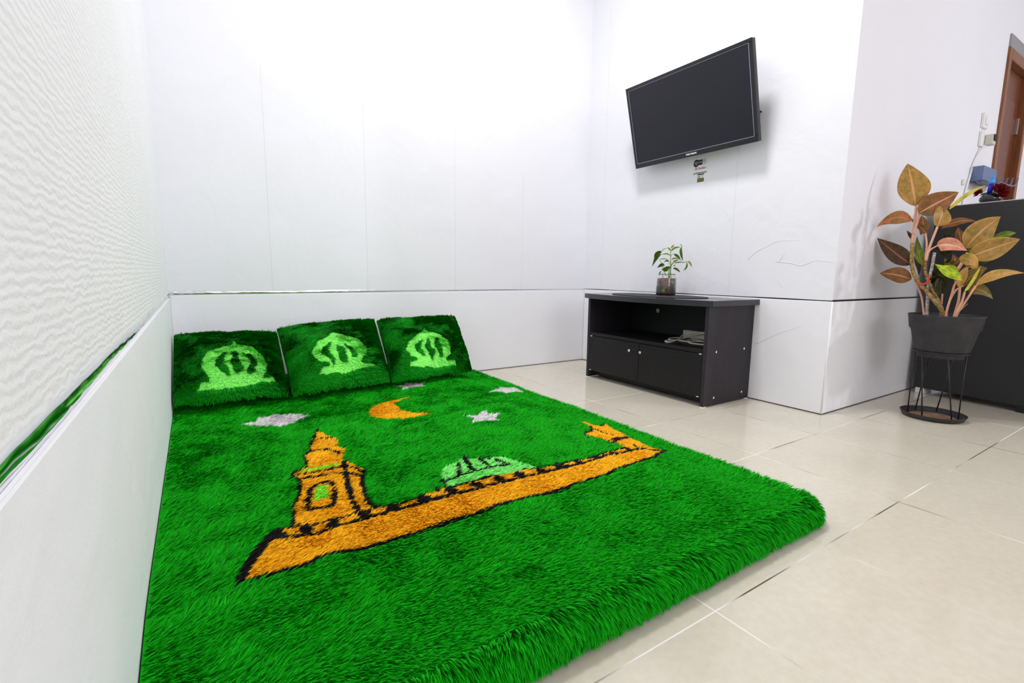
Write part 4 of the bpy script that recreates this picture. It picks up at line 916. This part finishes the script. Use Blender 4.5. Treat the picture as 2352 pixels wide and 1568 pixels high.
VD = (0.545, 0.8384, -0.05)
sprig = empty('potted_sprig', JC, 'green leafy sprig growing out of the bead-filled glass jar', 'plant')
for pts, r_ in zip(JSTEMS, (0.0028, 0.0026, 0.002, 0.0016, 0.002, 0.0015, 0.0015, 0.0018)):
    tube_obj('stem', pts, r_, M_SPRIG_ST, sprig, r_ * 0.55, 8)
for i, (b_, m_, t_, wd) in enumerate(JLEAVES):
    link('leaf', leaf_mesh(b_, m_, t_, wd * 0.95, VD, 0.15 * (-1) ** i, 0.25, 12, 6, shape=0.85, seed=i), M_SPRIG_D if wd > 0.0125 or i in (6, 15) else M_SPRIG, sprig, smooth=True)

# extension lead lying in the open shelf
M_IVORY = simple('ivory_plastic', (206, 204, 186), 0.45)
M_CABLE = simple('ivory_cable', (240, 232, 218), 0.5)
lead = empty('extension_lead', (2.12, 1.58, 0.264), 'cream extension lead with looped cable on the open shelf', 'extension lead')
SH = 0.264
box_obj('socket_box', (2.165, 2.205, 1.375, 1.660, SH + 0.0005, SH + 0.042), M_IVORY, lead, bev=0.004)
CR_ = 0.0032
def zc(pts, hz): return [(x, y, SH + CR_ + 0.0003 + h) for (x, y), h in zip(pts, hz)]
c1 = zc([(2.150, 1.40), (2.145, 1.50), (2.150, 1.57), (2.093, 1.594), (2.055, 1.592), (2.014, 1.604), (2.035, 1.645), (2.085, 1.662), (2.140, 1.640)], [0.040, 0.038, 0.022, 0.006, 0.0, 0.0, 0.0, 0.0, 0.0])
c2 = zc([(2.150, 1.44), (2.150, 1.55), (2.120, 1.620), (2.031, 1.580), (1.955, 1.563), (1.932, 1.569), (1.948, 1.595), (1.987, 1.610), (2.032, 1.592), (2.028, 1.560), (2.035, 1.530), (2.000, 1.476), (2.030, 1.38)], [0.044, 0.036, 0.018, 0.007, 0, 0, 0, 0, 0, 0, 0, 0, 0])
c3 = zc([(2.095, 1.36), (2.101, 1.481), (2.048, 1.524), (2.060, 1.546), (2.110, 1.566), (2.118, 1.540), (2.089, 1.495), (2.090, 1.37)], [0, 0, 0, 0, 0, 0.001, 0.003, 0.0])
for c_ in (c1, c2, c3):
    P_ = [Vector((p.x, p.y, max(p.z, SH + CR_ + 0.0003))) for p in smooth_path(c_, 10)]
    tube_obj('cable', P_, CR_, M_CABLE, lead, seg=8, n=1)

# ------------------------------------------------------------------ potted aglaonema on a wire stand
PC = (2.634, 0.715)
M_POT = simple('dusty_black_plastic', (46, 44, 50), 0.6, var=0.35, scale=26)
M_SOIL = simple('dark_soil', (30, 24, 20), 0.95, var=0.4, scale=60, bmp=0.8, bscale=90)
M_WIRE = simple('black_wire', (36, 34, 38), 0.5, 0.3)
M_RUST = simple('dusty_saucer', (44, 38, 40), 0.55, var=0.25, scale=24)
M_DIRT = simple('dried_mud', (110, 84, 62), 0.9, var=0.45, scale=40)
sau = empty('plant_saucer', (PC[0], PC[1], 0), 'round black saucer with dried mud on the tiles under the wire stand', 'saucer')
lathe_obj('dish', [(0, 0.0), (0.098, 0.0), (0.104, 0.004), (0.111, 0.019), (0.1125, 0.022), (0.1095, 0.022), (0.101, 0.008), (0.096, 0.005), (0, 0.005)], (PC[0], PC[1], 0.0), M_RUST, sau, 64)
lathe_obj('mud', [(0.0, 0.0064), (0.05, 0.0066), (0.078, 0.0052)], (PC[0] - 0.005, PC[1], 0.0), M_DIRT, sau, 40)
ws = empty('wire_plant_stand', (PC[0], PC[1], 0.006), 'black wire plant stand on the saucer holding the black pot', 'plant stand')
ZR = 0.2845
RT = 0.0885
ring = [Vector((PC[0] + RT * math.cos(a), PC[1] + RT * math.sin(a), ZR)) for a in np.linspace(0, 2 * math.pi, 49)[:-1]]
bm = bmesh.new(); tube(bm, ring, 0.003, seg=8, closed=True); link('top_ring', bm_mesh(bm), M_WIRE, ws, smooth=True)
fv = Vector((0.9656, 0.2599, 0)); rv = Vector((0.2599, -0.9656, 0))
for at_, af, sg in ((-0.084, -0.083, -1), (-0.058, -0.032, -1), (0.022, 0.062, -1), (0.080, 0.082, -1), (0.045, 0.011, 1), (-0.034, -0.060, 1)):
    tp = Vector((PC[0], PC[1], ZR)) + rv * at_ + fv * (sg * math.sqrt(max(0, RT ** 2 - at_ ** 2)))
    ft = Vector((PC[0], PC[1], 0.009)) + rv * af + fv * (sg * math.sqrt(max(0, 0.0875 ** 2 - af ** 2)))
    tube_obj('leg', [tp, ft], 0.0026, M_WIRE, ws, seg=8)
pot = empty('plant_pot', (PC[0], PC[1], 0.262), 'dusty black plastic pot on the wire stand beside the corner', 'pot')
lathe_obj('pot_body', [(0, 0.0), (0.072, 0.0), (0.076, 0.006), (0.0775, 0.022), (0.0825, 0.0255), (0.092, 0.034), (0.109, 0.115), (0.113, 0.121), (0.116, 0.124), (0.1235, 0.176), (0.1265, 0.180), (0.1235, 0.181), (0.119, 0.172), (0.108, 0.118), (0.090, 0.05), (0, 0.045)], (PC[0], PC[1], 0.262), M_POT, pot, 64)
lathe_obj('soil', [(0.0, 0.141), (0.06, 0.143), (0.1115, 0.138)], (PC[0], PC[1], 0.262), M_SOIL, pot, 48)

def leaf_mat(name, c1, c2, rib, spots=0.5):
    m, nt, b = new_mat(name)
    uvn = N(nt, 'ShaderNodeUVMap'); uvn.uv_map = 'leaf'
    sep = N(nt, 'ShaderNodeSeparateXYZ'); nt.links.new(uvn.outputs[0], sep.inputs[0])
    s = N(nt, 'ShaderNodeMath', operation='SUBTRACT'); s.inputs[1].default_value = 0.5; nt.links.new(sep.outputs[0], s.inputs[0])
    a = N(nt, 'ShaderNodeMath', operation='ABSOLUTE'); nt.links.new(s.outputs[0], a.inputs[0])
    v = coords(nt)
    f = noise(nt, v, 55, 4, 0.65)
    base = ramp(nt, f, [(0.5 - 0.18, lin(c1)), (0.5 + 0.16, lin(c2))])
    # greener blotches towards the rim
    gm = N(nt, 'ShaderNodeMapRange'); gm.inputs[1].default_value = 0.52; gm.inputs[2].default_value = 0.68; gm.inputs[4].default_value = spots
    nt.links.new(noise(nt, v, 24, 3, 0.6), gm.inputs[0])
    gx = N(nt, 'ShaderNodeMix', data_type='RGBA'); nt.links.new(gm.outputs[0], gx.inputs[0]); nt.links.new(base, gx.inputs[6])
    gx.inputs[7].default_value = lin(tuple(int(q) for q in (c1[0] * 0.62, c1[1] * 0.92, c1[2] * 0.5)))
    base = gx.outputs[2]
    # side veins sweep out from the midrib
    k = N(nt, 'ShaderNodeMath', operation='MULTIPLY_ADD'); k.inputs[1].default_value = -0.9; nt.links.new(a.outputs[0], k.inputs[0]); nt.links.new(sep.outputs[1], k.inputs[2])
    w_ = N(nt, 'ShaderNodeMath', operation='MULTIPLY'); w_.inputs[1].default_value = 62; nt.links.new(k.outputs[0], w_.inputs[0])
    sn = N(nt, 'ShaderNodeMath', operation='SINE'); nt.links.new(w_.outputs[0], sn.inputs[0])
    vr = N(nt, 'ShaderNodeMapRange'); vr.inputs[1].default_value = 0.80; vr.inputs[2].default_value = 1.0; vr.inputs[3].default_value = 0.0; vr.inputs[4].default_value = 0.14
    nt.links.new(sn.outputs[0], vr.inputs[0])
    rb = N(nt, 'ShaderNodeMapRange'); rb.inputs[1].default_value = 0.012; rb.inputs[2].default_value = 0.055; rb.inputs[3].default_value = 1.0; rb.inputs[4].default_value = 0.0
    nt.links.new(a.outputs[0], rb.inputs[0])
    mxm = N(nt, 'ShaderNodeMath', operation='MAXIMUM'); nt.links.new(vr.outputs[0], mxm.inputs[0]); nt.links.new(rb.outputs[0], mxm.inputs[1])
    mx = N(nt, 'ShaderNodeMix', data_type='RGBA'); nt.links.new(mxm.outputs[0], mx.inputs[0]); nt.links.new(base, mx.inputs[6]); mx.inputs[7].default_value = lin(rib)
    nt.links.new(mx.outputs[2], b.inputs['Base Color'])
    b.inputs['Roughness'].default_value = 0.45; b.inputs['Specular IOR Level'].default_value = 0.3
    return m
LM = dict(
    olive=leaf_mat('olive_pink_leaf', (184, 146, 74), (222, 181, 105), (250, 202, 150)),
    brown=leaf_mat('brown_pink_leaf', (147, 102, 59), (189, 134, 83), (250, 193, 159)),
    dark=leaf_mat('dark_bronze_leaf', (84, 66, 45), (123, 92, 67), (204, 140, 121)),
    yellow=leaf_mat('yellow_leaf', (239, 207, 93), (250, 241, 138), (250, 242, 148)),
    pinkgreen=leaf_mat('pink_green_leaf', (167, 150, 64), (237, 150, 121), (246, 162, 134)),
    green=leaf_mat('green_leaf', (101, 141, 49), (169, 185, 77), (197, 197, 108)),
    pink=leaf_mat('pink_leaf', (216, 144, 110), (250, 183, 159), (250, 238, 213)),
    lime=leaf_mat('mottled_lime_leaf', (149, 181, 39), (228, 250, 66), (234, 245, 99)),
    limeyellow=leaf_mat('yellow_green_leaf', (212, 201, 66), (250, 250, 115), (250, 248, 136)),
    pinkolive=leaf_mat('pale_olive_leaf', (216, 178, 86), (250, 200, 124), (250, 215, 170)),
    darkolive=leaf_mat('dark_olive_leaf', (125, 110, 49), (173, 148, 72), (217, 172, 114)),
    deep=leaf_mat('deep_green_leaf', (47, 52, 22), (87, 91, 35), (114, 102, 53)),
    greenlime=leaf_mat('narrow_green_leaf', (114, 130, 45), (162, 175, 67), (179, 170, 94)))
def cane_mat(name, c1, c2, sc):
    m, nt, b = new_mat(name)
    wv = noise(nt, coords(nt, (60, 60, 190)), sc / 17, 3, 0.6)
    nt.links.new(ramp(nt, wv, [(0.36, lin(c1)), (0.58, lin(c2))]), b.inputs['Base Color'])
    bump(nt, b, wv, 0.6, 0.003); b.inputs['Roughness'].default_value = 0.7
    return m
SM = dict(cane=cane_mat('scaly_cane', (96, 70, 36), (180, 146, 88), 17), whitecane=cane_mat('grey_cane', (120, 110, 104), (206, 200, 200), 20),
          pinkstem=simple('pink_petiole', (226, 168, 138), 0.45, var=0.1))
pl = empty('foliage_plant', (PC[0], PC[1], 0.405), 'tall foliage plant with pink-veined bronze and olive leaves in the black pot', 'plant')
for pts, r_, k in STEMS:
    if pts[0][2] < 0.5: pts = [(pts[0][0] * 0.9 + PC[0] * 0.1, pts[0][1] * 0.9 + PC[1] * 0.1, 0.4085)] + list(pts)
    tube_obj('stem', pts, r_ * 0.8, SM[k], pl, r_ * 0.64, 10)
for i, (b_, m_, t_, wd, k) in enumerate(LEAVES):
    link('leaf', leaf_mesh(b_, m_, t_, wd * 1.06, VD, 0.25 * math.sin(i * 2.3), 0.16, 16, 10, shape=0.78 if k != 'yellow' else 0.7, seed=i * 1.7), LM[k], pl, smooth=True)
rb_ = tube_obj('ribbon_tie', TIE, 0.004, simple('red_plastic_tie', (214, 62, 40), 0.5), pl, 0.003)
rb_['label'] = 'red plastic tie'

# ------------------------------------------------------------------ tall black cabinet behind the plant and what stands on it
def fridge_mat():
    m, nt, b = new_mat('black_textured_panel')
    v = coords(nt); b.inputs['Base Color'].default_value = lin((34, 34, 36)); b.inputs['Roughness'].default_value = 0.5
    bump(nt, b, noise(nt, v, 500, 2), 0.25, 0.001); return m
M_CAB = fridge_mat()
FZ = 0.945
fa = math.atan2(0.955 - 0.517, 3.128 - 3.063)       # direction of the left face
MF = Matrix.Translation((3.128, 0.955, 0)) @ Matrix.Rotation(fa - math.pi / 2, 4, 'Z')
fr = empty('black_cabinet', (3.30, 0.62, 0), 'tall black cabinet with plain flat side standing behind the foliage plant', 'cabinet')
bm = bmesh.new(); box(bm, 0.0, 0.46, -0.66, -0.012, 0.030, FZ - 0.004, bev=0.004, M=MF); link('carcass', bm_mesh(bm), M_CAB, fr)
box_obj('top_edge', (-0.001, 0.462, -0.662, -0.010, FZ - 0.004, FZ), simple('pale_edge_strip', (200, 198, 196), 0.35), fr, bev=0.001, M=MF)
for lx in (0.03, 0.42):
    for ly, mt in ((-0.040, M_WHITE), (-0.43, M_INNER)):
        o = box_obj('foot', (lx - 0.028, lx + 0.028, ly - 0.019, ly + 0.019, 0, 0.031), mt, fr, bev=0.003, M=MF)
        if mt is M_WHITE: o['label'] = 'white foot'

VC = (3.205, 0.765, FZ)
M_VASE = simple('gloss_black_ceramic', (14, 14, 18), 0.12, spec=0.7)
vs = lathe_obj('bowl_vase', [(0, 0), (0.022, 0), (0.030, 0.004), (0.040, 0.018), (0.040, 0.030), (0.032, 0.041), (0.022, 0.045), (0.019, 0.045), (0.020, 0.040), (0.010, 0.034), (0, 0.034)], VC, M_VASE, loc=VC)
tag(vs, 'small round glossy black vase on top of the black cabinet', 'vase')
M_PETAL = simple('red_petal', (140, 10, 16), 0.6, var=0.4, scale=80)
M_FLEAF = simple('artificial_leaf', (86, 140, 50), 0.5, var=0.2)
def flower(label, c, tipdir, r_, nb, seed):
    f = empty('red_flower', VC, label, 'flower', None)
    c = Vector(c); td = Vector(tipdir).normalized()
    tube_obj('stem', [Vector(VC) + Vector((0, 0, 0.036)), (Vector(VC) + Vector((0, 0, 0.036))).lerp(c, 0.5) + Vector((0, 0, 0.004)), c], 0.0012, M_FLEAF, f, seg=6)
    bm = bmesh.new(); rr = random.Random(seed)
    for i in range(nb):
        a = i * 2.4; k = i / nb
        s1 = td.orthogonal().normalized(); s2 = td.cross(s1)
        out = (s1 * math.cos(a) + s2 * math.sin(a))
        d = (td * (1.1 - 0.9 * k) + out * (0.3 + 0.9 * k)).normalized()
        ctr = c + d * r_ * 0.45
        sd = d.cross(out.cross(d) + Vector((0.01, 0, 0))).normalized()
        sd = d.orthogonal().normalized()
        P = [c, ctr + sd * r_ * 0.42, c + d * r_ + sd * r_ * 0.15, c + d * r_ * 1.05 - sd * r_ * 0.15, ctr - sd * r_ * 0.42]
        vsx = [bm.verts.new(p) for p in P]; bm.faces.new(vsx)
    bmesh.ops.solidify(bm, geom=bm.faces[:], thickness=0.0008)
    link('petals', bm_mesh(bm), M_PETAL, f)
    link('leaf', leaf_mesh(Vector(VC) + Vector((0, 0, 0.042)), (Vector(VC) + Vector((0, 0, 0.045))).lerp(c, 0.5), c + Vector((0, 0, -0.012)), 0.014, VD, 0.2, 0.1, 8, 4, seed=seed), M_FLEAF, f, smooth=True)
flower('dark red artificial flower leaning left out of the black vase', (3.20, 0.806, 1.000), (0, 0.5, 0.5), 0.022, 18, 1)
flower('large dark red artificial flower leaning right out of the black vase', (3.20, 0.742, 0.996), (0, -0.75, 0.65), 0.042, 30, 2)
bt = empty('blue_tube', (3.204, 0.766, FZ + 0.034), 'slim blue tube with light blue cap standing in the black vase', 'tube')
tx = Vector((0, -0.06, 1)).normalized()
o0 = Vector((3.203, 0.772, FZ + 0.036))
M_BLUE = simple('deep_blue_plastic', (6, 22, 190), 0.35); M_LBLUE = simple('light_blue_plastic', (70, 160, 240), 0.35); 
tube_obj('stick', [o0, o0 + tx * 0.02], 0.002, M_GREY, bt, seg=8)
tube_obj('tube_body', [o0 + tx * 0.014, o0 + tx * 0.058], 0.0098, M_BLUE, bt, seg=20)
bm = bmesh.new(); tube(bm, [o0 + tx * 0.058, o0 + tx * 0.078], 0.0102, seg=20); tube(bm, [o0 + tx * 0.078, o0 + tx * 0.084], 0.009, 0.006, seg=20); tube(bm, [o0 + tx * 0.084, o0 + tx * 0.097], 0.006, 0.0052, seg=20)
link('cap', bm_mesh(bm), M_LBLUE, bt, smooth=True)
fl = box_obj('flat_tray', (3.22, 3.31, 0.655, 0.725, FZ, FZ + 0.008), M_VASE, bev=0.002, loc=(3.27, 0.69, FZ))
tag(fl, 'flat black slab lying on the black cabinet, right of the vase', 'tray')

# ------------------------------------------------------------------ things on the side wall
def sw(name, x0, x1, z0, z1, dep, label, cat, grp=None):
    o = empty(name, ((x0 + x1) / 2, YC, (z0 + z1) / 2), label, cat, grp)
    box_obj('plate', (x0, x1, YC - dep, YC - 0.0002, z0, z1), M_WHITE, o, bev=0.003)
    return o
a1 = sw('light_switch', 3.765, 3.845, 1.435, 1.515, 0.014, 'white light switch on the side wall, above the plugged socket', 'switch')
box_obj('rocker', (3.785, 3.825, YC - 0.020, YC - 0.012, 1.452, 1.498), M_WHITE, a1, bev=0.003)
a2 = sw('wall_socket', 3.765, 3.845, 1.335, 1.415, 0.014, 'white wall socket holding a black plug, left of the door', 'socket')
pg = empty('plug_adapter', (3.845, YC - 0.02, 1.375), 'cream adapter with black front plugged into the wall socket', 'adapter')
box_obj('adapter_body', (3.815, 3.870, YC - 0.050, YC - 0.0145, 1.345, 1.400), M_IVORY, pg, bev=0.003)
box_obj('adapter_face', (3.820, 3.865, YC - 0.056, YC - 0.050, 1.365, 1.398), M_INNER, pg, bev=0.002)
cb = tube_obj('wall_cable', [(3.806, YC - 0.018, 1.34), (3.760, YC - 0.008, 1.285), (3.715, YC - 0.006, 1.23), (3.690, YC - 0.006, 1.17), (3.662, YC - 0.006, 1.11), (3.640, YC - 0.006, 1.04), (3.62, YC - 0.006, 0.93)], 0.0055, M_WHITE, loc=(3.72, YC - 0.006, 1.2), seg=8)
tag(cb, 'white cable hanging down the side wall from the socket', 'cable')
cl = box_obj('wall_clip', (3.585, 3.610, YC - 0.014, YC - 0.0002, 1.105, 1.135), M_WHITE, bev=0.004, loc=(3.597, YC, 1.12))
tag(cl, 'tiny white clip on the side wall left of the hanging cable', 'clip')
M_RACK = simple('blue_grey_plastic', (104, 118, 158), 0.5)
M_RACKD = simple('grey_wire', (112, 110, 128), 0.5)
rk = empty('wall_rack', (3.85, YC, 1.13), 'blue-grey plastic wall rack with upturned prongs beside the door', 'rack')
box_obj('back_box', (3.70, 3.93, YC - 0.06, YC - 0.0002, 1.135, 1.215), M_RACK, rk, bev=0.006)
for i in range(6):
    yy = YC - 0.012 - i * 0.022
    tube_obj('prong', [(3.705, yy, 1.128 - 0.002 * i), (3.85, yy, 1.128 - 0.002 * i), (3.98, yy, 1.138 - 0.003 * i), (4.04, yy, 1.155 - 0.003 * i), (4.065, yy, 1.195 - 0.004 * i)], 0.0042, M_RACKD, rk, seg=8)
